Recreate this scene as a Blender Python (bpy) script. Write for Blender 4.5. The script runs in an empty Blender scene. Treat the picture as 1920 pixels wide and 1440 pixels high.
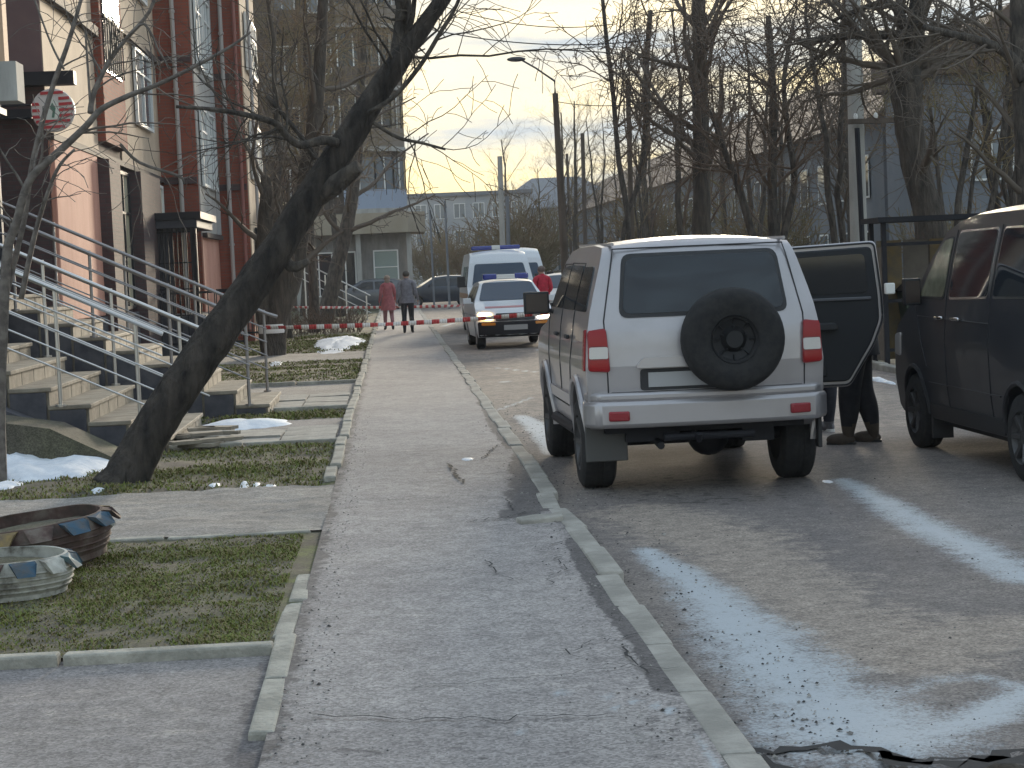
import bpy, bmesh, math, random
import numpy as np
from mathutils import Vector, Matrix, noise as mnoise

SC = bpy.context.scene
COL = SC.collection
R = math.radians

# ------------------------------------------------------------------ camera
FPX, CAMH = 3600.0, 1.8                      # focal length in photograph pixels, eye height
PSI, TH, RO = R(3.42), math.atan(220 / 3600.0), R(2.5)
_f = Vector((math.sin(PSI) * math.cos(TH), math.cos(PSI) * math.cos(TH), -math.sin(TH)))
_r0 = Vector((math.cos(PSI), -math.sin(PSI), 0)); _u0 = _r0.cross(_f)
_r = _r0 * math.cos(RO) - _u0 * math.sin(RO); _u = _r0 * math.sin(RO) + _u0 * math.cos(RO)
CAM = Vector((0, 0, CAMH))
cd = bpy.data.cameras.new('camera'); cam = bpy.data.objects.new('camera', cd); COL.objects.link(cam)
cd.sensor_width = 36.0; cd.lens = FPX / 1920 * 36.0; cd.clip_end = 4000; cd.clip_start = 0.1
M3 = Matrix((_r, _u, -_f)).transposed()
cam.matrix_world = Matrix.Translation(CAM) @ M3.to_4x4()
SC.camera = cam

# ------------------------------------------------------------------ sky, sun, exposure
LOCX = 5.1
SUN_EL, SUN_AZ = R(8), R(12)                # azimuth measured from +Y (along the street) towards +X
W = bpy.data.worlds.new('World'); SC.world = W; W.use_nodes = True
nt = W.node_tree; nt.nodes.clear()
N = nt.nodes.new; L = nt.links.new
out = N('ShaderNodeOutputWorld'); bg = N('ShaderNodeBackground')
sky = N('ShaderNodeTexSky'); sky.sky_type = 'NISHITA'; sky.sun_disc = False
sky.sun_elevation = SUN_EL; sky.sun_rotation = SUN_AZ; sky.altitude = 100
sky.air_density = 1.0; sky.dust_density = 1.6; sky.ozone_density = 1.0
tc = N('ShaderNodeTexCoord'); mp = N('ShaderNodeMapping'); mp.inputs['Location'].default_value = (LOCX, 0, .35); mp.inputs['Scale'].default_value = (3.0, 3.0, 26.0)
cn = N('ShaderNodeTexNoise'); cn.inputs['Scale'].default_value = 1.7; cn.inputs['Detail'].default_value = 6; cn.inputs['Roughness'].default_value = .55
cr = N('ShaderNodeValToRGB'); cr.color_ramp.elements[0].position = .42; cr.color_ramp.elements[1].position = .62
cr.color_ramp.elements[0].color = (0, 0, 0, 1); cr.color_ramp.elements[1].color = (.9, .9, .9, 1)
gm_ = N('ShaderNodeGamma'); gm_.inputs['Gamma'].default_value = .14        # thin high haze evens out the sky
hs2 = N('ShaderNodeHueSaturation'); hs2.inputs['Saturation'].default_value = 3.1; hs2.inputs['Value'].default_value = .82
mx = N('ShaderNodeMix'); mx.data_type = 'RGBA'; mx.inputs['B'].default_value = (.47, .56, .65, 1)      # grey blue cloud streaks
L(tc.outputs['Generated'], mp.inputs['Vector']); L(mp.outputs['Vector'], cn.inputs['Vector']); L(cn.outputs['Fac'], cr.inputs['Fac'])
L(sky.outputs['Color'], gm_.inputs['Color']); L(gm_.outputs['Color'], hs2.inputs['Color']); L(hs2.outputs['Color'], mx.inputs['A'])
L(cr.outputs['Color'], mx.inputs['Factor']); L(mx.outputs['Result'], bg.inputs['Color']); bg.inputs['Strength'].default_value = 0.15
L(bg.outputs['Background'], out.inputs['Surface'])
sd = bpy.data.lights.new('sun', 'SUN'); sun = bpy.data.objects.new('sun', sd); COL.objects.link(sun)
sd.energy = .9; sd.angle = R(10); sd.color = (1.0, .86, .66)
sdir = Vector((math.sin(SUN_AZ) * math.cos(SUN_EL), math.cos(SUN_AZ) * math.cos(SUN_EL), math.sin(SUN_EL)))
sun.rotation_euler = sdir.to_track_quat('Z', 'Y').to_euler()
SC.view_settings.view_transform = 'Standard'; SC.view_settings.look = 'None'
SC.view_settings.exposure = 3.0; SC.view_settings.gamma = 1; SC.view_settings.use_curve_mapping = False

# ------------------------------------------------------------------ helpers
def ray(px, py):
    return _f + (px - 960) / FPX * _r - (py - 720) / FPX * _u
def G(px, py, z=0.0):
    d = ray(px, py); return CAM + d * ((z - CAMH) / d.z)
def at(px, py, Y):
    d = ray(px, py); return CAM + d * (Y / d.y)

def tag(o, label=None, cat=None, group=None, kind=None):
    if label: o['label'] = label
    if cat: o['category'] = cat
    if group: o['group'] = group
    if kind: o['kind'] = kind
    return o
def thing(name, label, cat, loc=(0, 0, 0), rotz=0.0, group=None):
    o = bpy.data.objects.new(name, None); COL.objects.link(o)
    o.location = loc; o.rotation_euler = (0, 0, rotz); o.empty_display_size = .2
    return tag(o, label, cat, group)
def root_matrix(o):
    while o.parent: o = o.parent
    return Matrix.LocRotScale(o.location, o.rotation_euler, o.scale)
def copy_tree(o, parent=None):
    c = o.copy(); COL.objects.link(c); c.parent = parent
    for ch in list(o.children):
        if ch.name != c.name: copy_tree(ch, c)
    return c

class MB:
    """collects shapes; build() links them as ONE mesh object"""
    def __init__(s): s.v = []; s.f = []; s.m = []; s.mi = 0
    def add(s, vs, fs):
        b = len(s.v); s.v.extend([tuple(v) for v in vs]); s.f.extend([tuple(i + b for i in f) for f in fs]); s.m.extend([s.mi] * len(fs)); return s
    def box(s, c, d, rz=0, M=None):
        c = Vector(c); hx, hy, hz = d[0] / 2, d[1] / 2, d[2] / 2
        vs = [Vector((x, y, z)) for x in (-hx, hx) for y in (-hy, hy) for z in (-hz, hz)]
        if rz: vs = [Matrix.Rotation(rz, 3, 'Z') @ v for v in vs]
        if M is not None: vs = [M @ v for v in vs]
        return s.add([v + c for v in vs], [(0, 1, 3, 2), (4, 6, 7, 5), (0, 4, 5, 1), (2, 3, 7, 6), (0, 2, 6, 4), (1, 5, 7, 3)])
    def span(s, x0, x1, y0, y1, z0, z1):
        return s.box(((x0 + x1) / 2, (y0 + y1) / 2, (z0 + z1) / 2), (abs(x1 - x0), abs(y1 - y0), abs(z1 - z0)))
    def quad(s, a, b, c, d): return s.add([a, b, c, d], [(0, 1, 2, 3)])
    def tube(s, pts, rad, n=6, cap=True, jit=None):
        pts = [Vector(p) for p in pts]; k = len(pts)
        if not hasattr(rad, '__len__'): rad = [rad] * k
        vs = []
        ref = Vector((0, 0, 1)) if abs((pts[-1] - pts[0]).normalized().z) < .9 else Vector((1, 0, 0))
        for i, p in enumerate(pts):
            t = (pts[min(i + 1, k - 1)] - pts[max(i - 1, 0)]).normalized()
            a = t.cross(ref)
            if a.length < 1e-6: a = t.cross(Vector((0, 1, 0)))
            a.normalize(); b = t.cross(a)
            for j in range(n):
                q = 2 * math.pi * j / n; rr = rad[i]
                if jit: rr *= 1 + jit(p, j)
                vs.append(p + a * (math.cos(q) * rr) + b * (math.sin(q) * rr))
        fs = [(i * n + j, i * n + (j + 1) % n, (i + 1) * n + (j + 1) % n, (i + 1) * n + j) for i in range(k - 1) for j in range(n)]
        if cap: fs += [tuple(range(n))[::-1], tuple((k - 1) * n + j for j in range(n))]
        return s.add(vs, fs)
    def lathe(s, prof, axis='y', n=24, c=(0, 0, 0)):
        """prof: list of (radius, height); revolved about axis through c"""
        c = Vector(c); vs = []
        for r_, h in prof:
            for j in range(n):
                q = 2 * math.pi * j / n; a, b = math.cos(q) * r_, math.sin(q) * r_
                vs.append(c + (Vector((a, h, b)) if axis == 'y' else Vector((h, a, b)) if axis == 'x' else Vector((a, b, h))))
        k = len(prof)
        fs = [(i * n + j, i * n + (j + 1) % n, (i + 1) * n + (j + 1) % n, (i + 1) * n + j) for i in range(k - 1) for j in range(n)]
        return s.add(vs, fs)
    def prism(s, poly, h0, h1, axis='z'):
        """poly of 2-D points swept from h0 to h1 along axis"""
        n = len(poly)
        def V(p, h): return (p[0], p[1], h) if axis == 'z' else (p[0], h, p[1]) if axis == 'y' else (h, p[0], p[1])
        vs = [V(p, h0) for p in poly] + [V(p, h1) for p in poly]
        return s.add(vs, [tuple(range(n))[::-1], tuple(range(n, 2 * n))] + [(i, (i + 1) % n, n + (i + 1) % n, n + i) for i in range(n)])
    def ball(s, c, r_, n=8, m=6):
        c = Vector(c); r_ = r_ if hasattr(r_, '__len__') else (r_, r_, r_)
        vs = [c + Vector((0, 0, -r_[2]))]
        for i in range(1, m):
            a = -math.pi / 2 + math.pi * i / m
            vs += [c + Vector((math.cos(a) * math.cos(2 * math.pi * j / n) * r_[0], math.cos(a) * math.sin(2 * math.pi * j / n) * r_[1], math.sin(a) * r_[2])) for j in range(n)]
        vs.append(c + Vector((0, 0, r_[2]))); e = len(vs) - 1
        fs = [(0, 1 + (j + 1) % n, 1 + j) for j in range(n)] + [(e, e - n + j, e - n + (j + 1) % n) for j in range(n)]
        for i in range(m - 2):
            fs += [(1 + i * n + j, 1 + i * n + (j + 1) % n, 1 + (i + 1) * n + (j + 1) % n, 1 + (i + 1) * n + j) for j in range(n)]
        return s.add(vs, fs)
    def mesh(s, name):
        me = bpy.data.meshes.new(name); me.from_pydata(s.v, [], s.f)
        me.polygons.foreach_set('material_index', s.m); me.update()
        bm = bmesh.new(); bm.from_mesh(me); bmesh.ops.recalc_face_normals(bm, faces=bm.faces); bm.to_mesh(me); bm.free()
        return me
    def build(s, name, mat, parent=None, smooth=True, world=False, bevel=0, ang=38):
        if world and parent is not None:
            Mi = root_matrix(parent).inverted(); s.v = [tuple(Mi @ Vector(v)) for v in s.v]
        return link(name, s.mesh(name), mat, parent, smooth, bevel, ang)

def link(name, me, mat, parent=None, smooth=True, bevel=0, ang=38):
    o = bpy.data.objects.new(name, me); COL.objects.link(o)
    for m in (mat if isinstance(mat, (list, tuple)) else [mat]): me.materials.append(m)
    if smooth:
        me.polygons.foreach_set('use_smooth', [True] * len(me.polygons)); me.set_sharp_from_angle(angle=R(ang))
    if parent is not None: o.parent = parent
    if bevel:
        b = o.modifiers.new('bevel', 'BEVEL'); b.width = bevel; b.segments = 2; b.limit_method = 'ANGLE'; b.angle_limit = R(40)
    return o

# ------------------------------------------------------------------ materials
MATS = {}
def mat(name, c, rough=.7, metal=0.0, c2=None, scale=6.0, detail=5.0, bump=0.0, bscale=None, c3=None, stretch=None, spec=.5, emit=None, estr=0, coat=0, lo=.38, hi=.62):
    if name in MATS: return MATS[name]
    m = bpy.data.materials.new(name); m.use_nodes = True; t = m.node_tree; b = t.nodes['Principled BSDF']
    b.inputs['Base Color'].default_value = (*c, 1); b.inputs['Roughness'].default_value = rough; b.inputs['Metallic'].default_value = metal
    b.inputs['Specular IOR Level'].default_value = spec; b.inputs['Coat Weight'].default_value = coat
    if emit: b.inputs['Emission Color'].default_value = (*emit, 1); b.inputs['Emission Strength'].default_value = estr
    co = t.nodes.new('ShaderNodeTexCoord'); v = co.outputs['Object']
    if stretch:
        q = t.nodes.new('ShaderNodeMapping'); q.inputs['Scale'].default_value = stretch; t.links.new(v, q.inputs['Vector']); v = q.outputs['Vector']
    if c2:
        n = t.nodes.new('ShaderNodeTexNoise'); n.inputs['Scale'].default_value = scale; n.inputs['Detail'].default_value = detail; n.inputs['Roughness'].default_value = .6
        t.links.new(v, n.inputs['Vector'])
        r_ = t.nodes.new('ShaderNodeValToRGB'); e = r_.color_ramp.elements
        e[0].position = lo; e[0].color = (*c, 1); e[1].position = hi; e[1].color = (*c2, 1)
        if c3: k = e.new((lo + hi) / 2); k.color = (*c3, 1)
        t.links.new(n.outputs['Fac'], r_.inputs['Fac']); t.links.new(r_.outputs['Color'], b.inputs['Base Color'])
    if bump:
        n = t.nodes.new('ShaderNodeTexNoise'); n.inputs['Scale'].default_value = bscale or scale * 3; n.inputs['Detail'].default_value = 6
        t.links.new(v, n.inputs['Vector']); bp = t.nodes.new('ShaderNodeBump'); bp.inputs['Strength'].default_value = bump; bp.inputs['Distance'].default_value = .07 if 'bark' in name else .02
        t.links.new(n.outputs['Fac'], bp.inputs['Height']); t.links.new(bp.outputs['Normal'], b.inputs['Normal'])
    MATS[name] = m; return m
def brick_mat(name, c1, c2, mortar):
    m = bpy.data.materials.new(name); m.use_nodes = True; t = m.node_tree; b = t.nodes['Principled BSDF']; b.inputs['Roughness'].default_value = .85
    g = t.nodes.new('ShaderNodeNewGeometry'); sx = t.nodes.new('ShaderNodeSeparateXYZ'); ad = t.nodes.new('ShaderNodeMath'); cb = t.nodes.new('ShaderNodeCombineXYZ')
    t.links.new(g.outputs['Position'], sx.inputs[0]); t.links.new(sx.outputs['X'], ad.inputs[0]); t.links.new(sx.outputs['Y'], ad.inputs[1])
    t.links.new(ad.outputs[0], cb.inputs['X']); t.links.new(sx.outputs['Z'], cb.inputs['Y'])
    br = t.nodes.new('ShaderNodeTexBrick'); br.inputs['Scale'].default_value = 1; br.inputs['Brick Width'].default_value = .26; br.inputs['Row Height'].default_value = .078
    br.inputs['Mortar Size'].default_value = .009; br.inputs['Color1'].default_value = (*c1, 1); br.inputs['Color2'].default_value = (*c2, 1); br.inputs['Mortar'].default_value = (*mortar, 1)
    t.links.new(cb.outputs[0], br.inputs['Vector'])
    n = t.nodes.new('ShaderNodeTexNoise'); n.inputs['Scale'].default_value = .9; n.inputs['Detail'].default_value = 6
    mxx = t.nodes.new('ShaderNodeMix'); mxx.data_type = 'RGBA'; mxx.blend_type = 'MULTIPLY'; mxx.inputs['Factor'].default_value = .6
    rr = t.nodes.new('ShaderNodeValToRGB'); rr.color_ramp.elements[0].position = .3; rr.color_ramp.elements[0].color = (.55, .55, .55, 1); rr.color_ramp.elements[1].position = .65
    t.links.new(g.outputs['Position'], n.inputs['Vector']); t.links.new(n.outputs['Fac'], rr.inputs['Fac'])
    t.links.new(br.outputs['Color'], mxx.inputs['A']); t.links.new(rr.outputs['Color'], mxx.inputs['B']); t.links.new(mxx.outputs['Result'], b.inputs['Base Color'])
    bp = t.nodes.new('ShaderNodeBump'); bp.inputs['Strength'].default_value = .4; bp.inputs['Distance'].default_value = .01
    t.links.new(br.outputs['Fac'], bp.inputs['Height']); bp.invert = True; t.links.new(bp.outputs['Normal'], b.inputs['Normal'])
    MATS[name] = m; return m

def ground_mat(name, base, base2, sand, dark, frost=(.43, .46, .485), stone=True, patch_scale=.8):
    """R of 'wear' = frost film, G = dark damp breaks, B = sandy dust"""
    m = bpy.data.materials.new(name); m.use_nodes = True; t = m.node_tree; b = t.nodes['Principled BSDF']; b.inputs['Roughness'].default_value = .85
    g = t.nodes.new('ShaderNodeNewGeometry'); at_ = t.nodes.new('ShaderNodeAttribute'); at_.attribute_name = 'wear'
    sp = t.nodes.new('ShaderNodeSeparateColor'); t.links.new(at_.outputs['Color'], sp.inputs['Color'])
    def noise(scale, detail=8, rough=.65, stretch=None):
        n = t.nodes.new('ShaderNodeTexNoise'); n.inputs['Scale'].default_value = scale; n.inputs['Detail'].default_value = detail; n.inputs['Roughness'].default_value = rough
        if stretch:
            q = t.nodes.new('ShaderNodeMapping'); q.inputs['Scale'].default_value = stretch; t.links.new(g.outputs['Position'], q.inputs['Vector']); t.links.new(q.outputs['Vector'], n.inputs['Vector'])
        else: t.links.new(g.outputs['Position'], n.inputs['Vector'])
        return n.outputs['Fac']
    def ramp(v, a, c):
        n = t.nodes.new('ShaderNodeMapRange'); n.interpolation_type = 'SMOOTHSTEP'; n.inputs['From Min'].default_value = a; n.inputs['From Max'].default_value = c; t.links.new(v, n.inputs['Value']); return n.outputs['Result']
    def math_(op, a, c):
        n = t.nodes.new('ShaderNodeMath'); n.operation = op
        for i, x in enumerate((a, c)):
            if isinstance(x, float): n.inputs[i].default_value = x
            else: t.links.new(x, n.inputs[i])
        return n.outputs[0]
    def mix(fac, a, c):
        n = t.nodes.new('ShaderNodeMix'); n.data_type = 'RGBA'; t.links.new(fac, n.inputs['Factor'])
        for k, x in (('A', a), ('B', c)):
            if isinstance(x, tuple): n.inputs[k].default_value = (*x, 1)
            else: t.links.new(x, n.inputs[k])
        return n.outputs['Result']
    fine = noise(55, 4, .7); mid = noise(7, 8, .7); big = noise(patch_scale, 7, .6)
    col = mix(ramp(big, .35, .65), base, base2)
    # aggregate grain
    vo = t.nodes.new('ShaderNodeTexVoronoi'); vo.inputs['Scale'].default_value = 90; t.links.new(g.outputs['Position'], vo.inputs['Vector'])
    hs = t.nodes.new('ShaderNodeSeparateColor'); t.links.new(vo.outputs['Color'], hs.inputs['Color'])
    gr = t.nodes.new('ShaderNodeMapRange'); gr.inputs['To Min'].default_value = .62; gr.inputs['To Max'].default_value = 1.38; t.links.new(hs.outputs['Red'], gr.inputs['Value'])
    gm = t.nodes.new('ShaderNodeMapRange'); gm.inputs['From Min'].default_value = .3; gm.inputs['From Max'].default_value = .7; gm.inputs['To Min'].default_value = .72; gm.inputs['To Max'].default_value = 1.25; t.links.new(mid, gm.inputs['Value'])
    vm = t.nodes.new('ShaderNodeVectorMath'); vm.operation = 'SCALE'
    sandf = ramp(math_('ADD', sp.outputs['Blue'], math_('MULTIPLY', math_('SUBTRACT', mid, .5), 1.6)), .35, .95)
    col = mix(sandf, col, sand)
    darkf = ramp(math_('ADD', sp.outputs['Green'], math_('MULTIPLY', math_('SUBTRACT', mid, .5), 1.3)), .42, .62)
    col = mix(darkf, col, dark)
    t.links.new(col, vm.inputs[0]); t.links.new(math_('MULTIPLY', gr.outputs['Result'], gm.outputs['Result']), vm.inputs['Scale'])
    fn = math_('ADD', math_('MULTIPLY', math_('SUBTRACT', mid, .5), 1.3), math_('MULTIPLY', math_('SUBTRACT', fine, .5), 1.9))
    frf = math_('MULTIPLY', ramp(sp.outputs['Red'], .02, .5), ramp(math_('ADD', sp.outputs['Red'], fn), .08, .95))
    col2 = mix(frf, vm.outputs[0], frost)
    t.links.new(col2, b.inputs['Base Color'])
    rr = t.nodes.new('ShaderNodeMapRange'); rr.inputs['To Min'].default_value = .88; rr.inputs['To Max'].default_value = .75; t.links.new(frf, rr.inputs['Value']); t.links.new(rr.outputs['Result'], b.inputs['Roughness'])
    bp = t.nodes.new('ShaderNodeBump'); bp.inputs['Strength'].default_value = .5; bp.inputs['Distance'].default_value = .012
    t.links.new(math_('ADD', math_('MULTIPLY', fine, .5), mid), bp.inputs['Height']); t.links.new(bp.outputs['Normal'], b.inputs['Normal'])
    MATS[name] = m; return m

M_asph = ground_mat('sidewalk asphalt', (.288, .262, .252), (.338, .308, .292), (.35, .313, .276), (.12, .108, .105))
M_road = ground_mat('dusty road asphalt', (.165, .143, .135), (.22, .19, .17), (.30, .25, .21), (.06, .052, .049), patch_scale=.55)
M_drive = ground_mat('driveway asphalt', (.215, .197, .193), (.255, .233, .223), (.29, .258, .23), (.115, .104, .105))
M_path = ground_mat('muddy path asphalt', (.22, .205, .19), (.28, .26, .24), (.30, .27, .235), (.10, .09, .085), patch_scale=1.2)
M_soil = ground_mat('winter lawn soil', (.082, .072, .055), (.105, .10, .058), (.11, .125, .036), (.055, .046, .04), patch_scale=.9)
M_ground = ground_mat('bare ground', (.10, .088, .072), (.13, .115, .09), (.15, .13, .10), (.05, .045, .04), patch_scale=.3)
M_kerb = mat('kerb concrete', (.27, .255, .225), .9, c2=(.40, .375, .335), scale=5, bump=.5, bscale=40, c3=(.33, .31, .275))
M_edge = mat('edging concrete', (.26, .25, .215), .9, c2=(.42, .395, .34), scale=7, bump=.6, bscale=35)
M_crack = mat('crack dirt', (.035, .033, .033), .95)
M_snow = mat('old snow', (.70, .74, .80), .6, c2=(.84, .86, .9), scale=9, bump=.5, bscale=14, spec=.3)
M_bark = mat('bark grey brown', (.035, .029, .025), .95, c2=(.12, .098, .078), scale=9, detail=8, bump=1.0, bscale=26, stretch=(1, 1, .22), lo=.3, hi=.72)
M_barkd = mat('bark dark', (.04, .034, .03), .95, c2=(.11, .092, .076), scale=12, bump=.8, bscale=25, stretch=(1, 1, .3))
M_twig = mat('twig brown', (.125, .10, .08), .9)
M_twig2 = mat('twig olive', (.17, .145, .075), .9, c2=(.21, .145, .085), scale=.8)
M_twig3 = mat('twig reddish', (.135, .095, .07), .9)
M_steel = mat('brushed steel rail', (.62, .60, .58), .28, .9)
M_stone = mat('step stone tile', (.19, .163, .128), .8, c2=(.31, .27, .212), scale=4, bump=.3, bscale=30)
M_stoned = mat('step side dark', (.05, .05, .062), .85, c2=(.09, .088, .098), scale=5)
M_beige = mat('beige render', (.52, .40, .29), .85, c2=(.60, .47, .35), scale=1.3, bump=.15, bscale=60)
M_salmon = mat('salmon render', (.55, .26, .19), .85, c2=(.62, .32, .24), scale=2.2, stretch=(1, 1, .3))
M_plum = mat('plum brown panel', (.17, .105, .105), .8, c2=(.20, .125, .12), scale=2)
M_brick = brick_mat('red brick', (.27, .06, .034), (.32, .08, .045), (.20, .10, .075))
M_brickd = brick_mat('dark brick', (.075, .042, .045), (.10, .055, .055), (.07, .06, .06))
M_white = mat('white plastic', (.75, .75, .73), .5)
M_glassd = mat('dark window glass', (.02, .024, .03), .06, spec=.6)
M_glassb = mat('pale window glass', (.16, .19, .22), .08, spec=.8)
M_skyglass = mat('glass with painted sky reflection', (.62, .55, .36), .15, spec=.8, c2=(.75, .70, .55), scale=3, stretch=(3, 3, .15))  # cream sky reflection painted into the pane colour
M_black = mat('black metal', (.022, .022, .027), .6, 0, spec=.2)
M_dkgrey = mat('dark grey metal', (.065, .067, .08), .65, 0, spec=.2)
M_conc = mat('pale concrete', (.32, .31, .29), .9, c2=(.42, .41, .385), scale=3, bump=.3, bscale=30, stretch=(1, 1, .3))
M_concd = mat('weathered concrete', (.20, .19, .18), .9, c2=(.28, .265, .25), scale=3, stretch=(1, 1, .3))
M_tower = brick_mat('tower brick', (.115, .088, .072), (.145, .112, .09), (.13, .11, .095))
M_pale = mat('pale far wall', (.36, .37, .39), .85, c2=(.43, .43, .43), scale=.4)
M_greyb = mat('grey blue wall', (.15, .165, .19), .85, c2=(.19, .20, .22), scale=.5)
M_roofb = mat('brown metal roof', (.095, .065, .05), .8, c2=(.12, .082, .065), scale=1.5)
M_wood = mat('old wooden pole', (.075, .058, .045), .9, c2=(.13, .10, .08), scale=6, stretch=(1, 1, .1))
M_tyre = mat('tyre rubber', (.011, .011, .0125), .85, c2=(.022, .021, .021), scale=20, bump=.2, bscale=60)
M_rimd = mat('dark steel rim', (.014, .014, .016), .6, .2)
M_rim = mat('alloy rim', (.35, .35, .37), .4, .8)
M_rub = mat('black plastic trim', (.025, .025, .028), .6)
M_silver = mat('silver metallic paint', (.42, .398, .41), .36, .5, c2=(.365, .345, .35), scale=2.5, coat=.5, lo=.45, hi=.75, bump=.015, bscale=5)
M_bronze = mat('dark bronze metallic paint', (.028, .031, .039), .40, .15, c2=(.036, .038, .045), scale=2, coat=.15)
M_cwhite = mat('white vehicle paint', (.66, .69, .73), .35, coat=.4)
M_navy = mat('navy vehicle paint', (.025, .035, .055), .3, .2, coat=.5)
M_dgrey = mat('grey vehicle paint', (.10, .11, .125), .3, .4, coat=.5)
M_carglass = mat('vehicle glass', (.012, .016, .022), .04, spec=.6)
M_carglassb = mat('vehicle windscreen', (.03, .05, .085), .06, spec=.45)
M_red = mat('tail lamp red', (.30, .008, .012), .2, spec=.4)
M_redd = mat('reflector red', (.26, .02, .03), .25)
M_lampw = mat('tail lamp clear', (.55, .52, .5), .12, spec=.8)
M_blue = mat('beacon blue', (.02, .04, .28), .15, spec=.8)
M_beam = mat('lit headlamp', (.9, .7, .4), .3, emit=(1.0, .62, .22), estr=2.2)
M_beam2 = mat('lit headlamp pale', (.9, .8, .7), .3, emit=(1.0, .74, .5), estr=1.8)
M_amber = mat('amber lamp', (.55, .2, .02), .2)
M_chrome = mat('chrome', (.6, .6, .62), .15, 1)
M_plate = mat('number plate', (.38, .38, .39), .5)

# ------------------------------------------------------------------ ground sheets
def dist_poly(P, pts):
    """distance of points P (n,2) to polyline pts [(x,y,w)], returned as (1 - d/w) clipped"""
    best = np.full(len(P), -9.0)
    for (x0, y0, w0), (x1, y1, w1) in zip(pts[:-1], pts[1:]):
        a = np.array((x0, y0)); d = np.array((x1 - x0, y1 - y0)); L2 = max(1e-9, (d ** 2).sum())
        t_ = np.clip(((P - a) @ d) / L2, 0, 1); q = a + t_[:, None] * d
        ds = np.hypot(P[:, 0] - q[:, 0], P[:, 1] - q[:, 1]); w = w0 + (w1 - w0) * t_
        best = np.maximum(best, 1 - ds / w)
    return best
def px_poly(pts, z=0.0):
    """photograph points (px, py, half width in px) to ground (x, y, half width in m)"""
    o = []
    for px, py, w in pts:
        g = G(px, py, z); o.append((g.x, g.y, w / FPX * g.y))
    return o
def vnoise(P, s, seed=0.0):
    return np.array([mnoise.noise(Vector((x * s + seed, y * s, seed))) for x, y in P])
def sheet(name, xs, ys, z, m, wear=None, zf=None, parent=None, label=None):
    X, Y = np.meshgrid(xs, ys); P = np.stack([X.ravel(), Y.ravel()], 1); nx, ny = len(xs), len(ys)
    Z = np.full(len(P), z) + (zf(P) if zf else 0)
    co = np.concatenate([P, Z[:, None]], 1)
    idx = np.arange(nx * ny).reshape(ny, nx)
    q = np.stack([idx[:-1, :-1], idx[:-1, 1:], idx[1:, 1:], idx[1:, :-1]], -1).reshape(-1, 4)
    me = bpy.data.meshes.new(name); me.from_pydata(co.tolist(), [], q.tolist()); me.update()
    a = me.color_attributes.new('wear', 'FLOAT_COLOR', 'POINT')
    c = np.zeros((len(P), 4)); c[:, 3] = 1
    if wear: c[:, :3] = wear(P)
    a.data.foreach_set('color', c.astype(np.float32).ravel())
    me.materials.append(m); me.polygons.foreach_set('use_smooth', [True] * len(me.polygons))
    o = bpy.data.objects.new(name, me); COL.objects.link(o); tag(o, kind='structure')
    return o
def gspace(a, b, first, ratio=1.012):
    o = [a]; d = first
    while o[-1] < b: o.append(o[-1] + d); d *= ratio
    o[-1] = b; return np.array(o)

KX0, KX1 = 1.05, 1.20          # road kerb
EX0, EX1 = -.66, -.54          # lawn edging
ZS = 0.06                       # sidewalk level over the road

sheet('ground', np.array([-900, -60, -14, 0, 7, 30, 90, 900.]), np.array([-300, -20, 3, 40, 90, 160, 300, 1600.]), -.03, M_ground)

frost1 = px_poly([(1205, 1030, 40), (1290, 1085, 85), (1380, 1170, 145), (1455, 1245, 200), (1550, 1320, 270), (1630, 1385, 320)])
frost1b = px_poly([(1440, 1372, 90), (1560, 1385, 110), (1700, 1385, 110), (1820, 1350, 110), (1930, 1305, 120)])
frost1c = px_poly([(1660, 1310, 50), (1740, 1275, 60), (1830, 1268, 50), (1925, 1290, 50)])
frost2 = px_poly([(1580, 900, 40), (1660, 945, 70), (1760, 1000, 88), (1850, 1045, 100), (1930, 1085, 110)])
frost3 = px_poly([(975, 780, 22), (1010, 800, 40), (1040, 850, 30)])
frost4 = [px_poly(p) for p in ([(930, 690, 10), (1010, 698, 12)], [(905, 716, 16), (985, 716, 12)], [(930, 770, 10), (1000, 745, 10)], [(1010, 655, 14), (1030, 665, 14)], [(830, 612, 12), (850, 606, 10)])]
sand1 = px_poly([(1200, 960, 160), (1350, 1010, 190), (1500, 1120, 200), (1700, 1230, 260), (1850, 1180, 200)])
darkc = px_poly([(1380, 1420, 8), (1480, 1402, 12), (1620, 1405, 14), (1700, 1428, 20), (1820, 1420, 18), (1930, 1400, 16)])
def road_wear(P):
    w = np.zeros((len(P), 3)); nz = vnoise(P, 1.6) * .4 + vnoise(P, 5.0, 3) * .35 + vnoise(P, 11.0, 5) * .2
    near = P[:, 1] < 75
    for pl, k in ((frost1, 1.05), (frost1b, 1.0), (frost1c, .62), (frost2, .95), (frost3, 1.3)):
        w[:, 0] = np.maximum(w[:, 0], np.clip(dist_poly(P, pl) * k + nz * .35, 0, 1) * (dist_poly(P, pl) > -.15))
    for pl in frost4: w[:, 0] = np.maximum(w[:, 0], np.clip(dist_poly(P, pl) * .85, 0, 1))
    w[:, 2] = np.clip(dist_poly(P, sand1) * .9 + .32 + nz * .5, 0, 1)
    w[:, 2] = np.maximum(w[:, 2], np.where(P[:, 1] > 19, .55 + nz * .7, 0))
    k = np.clip(1 - (P[:, 0] - KX1) / .55, 0, 1)      # grit and damp along the kerb
    w[:, 1] = np.clip(k * .42 + nz * .3, 0, 1)
    w[:, 1] = np.maximum(w[:, 1], np.clip(dist_poly(P, darkc) * 1.4, 0, 1))
    d2 = np.hypot((P[:, 0] - 2.4) / 1.2, (P[:, 1] - 14.9) / 1.6)   # darker oval at the tail of the silver off-roader
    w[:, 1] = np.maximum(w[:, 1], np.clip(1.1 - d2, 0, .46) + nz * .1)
    return w
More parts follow.
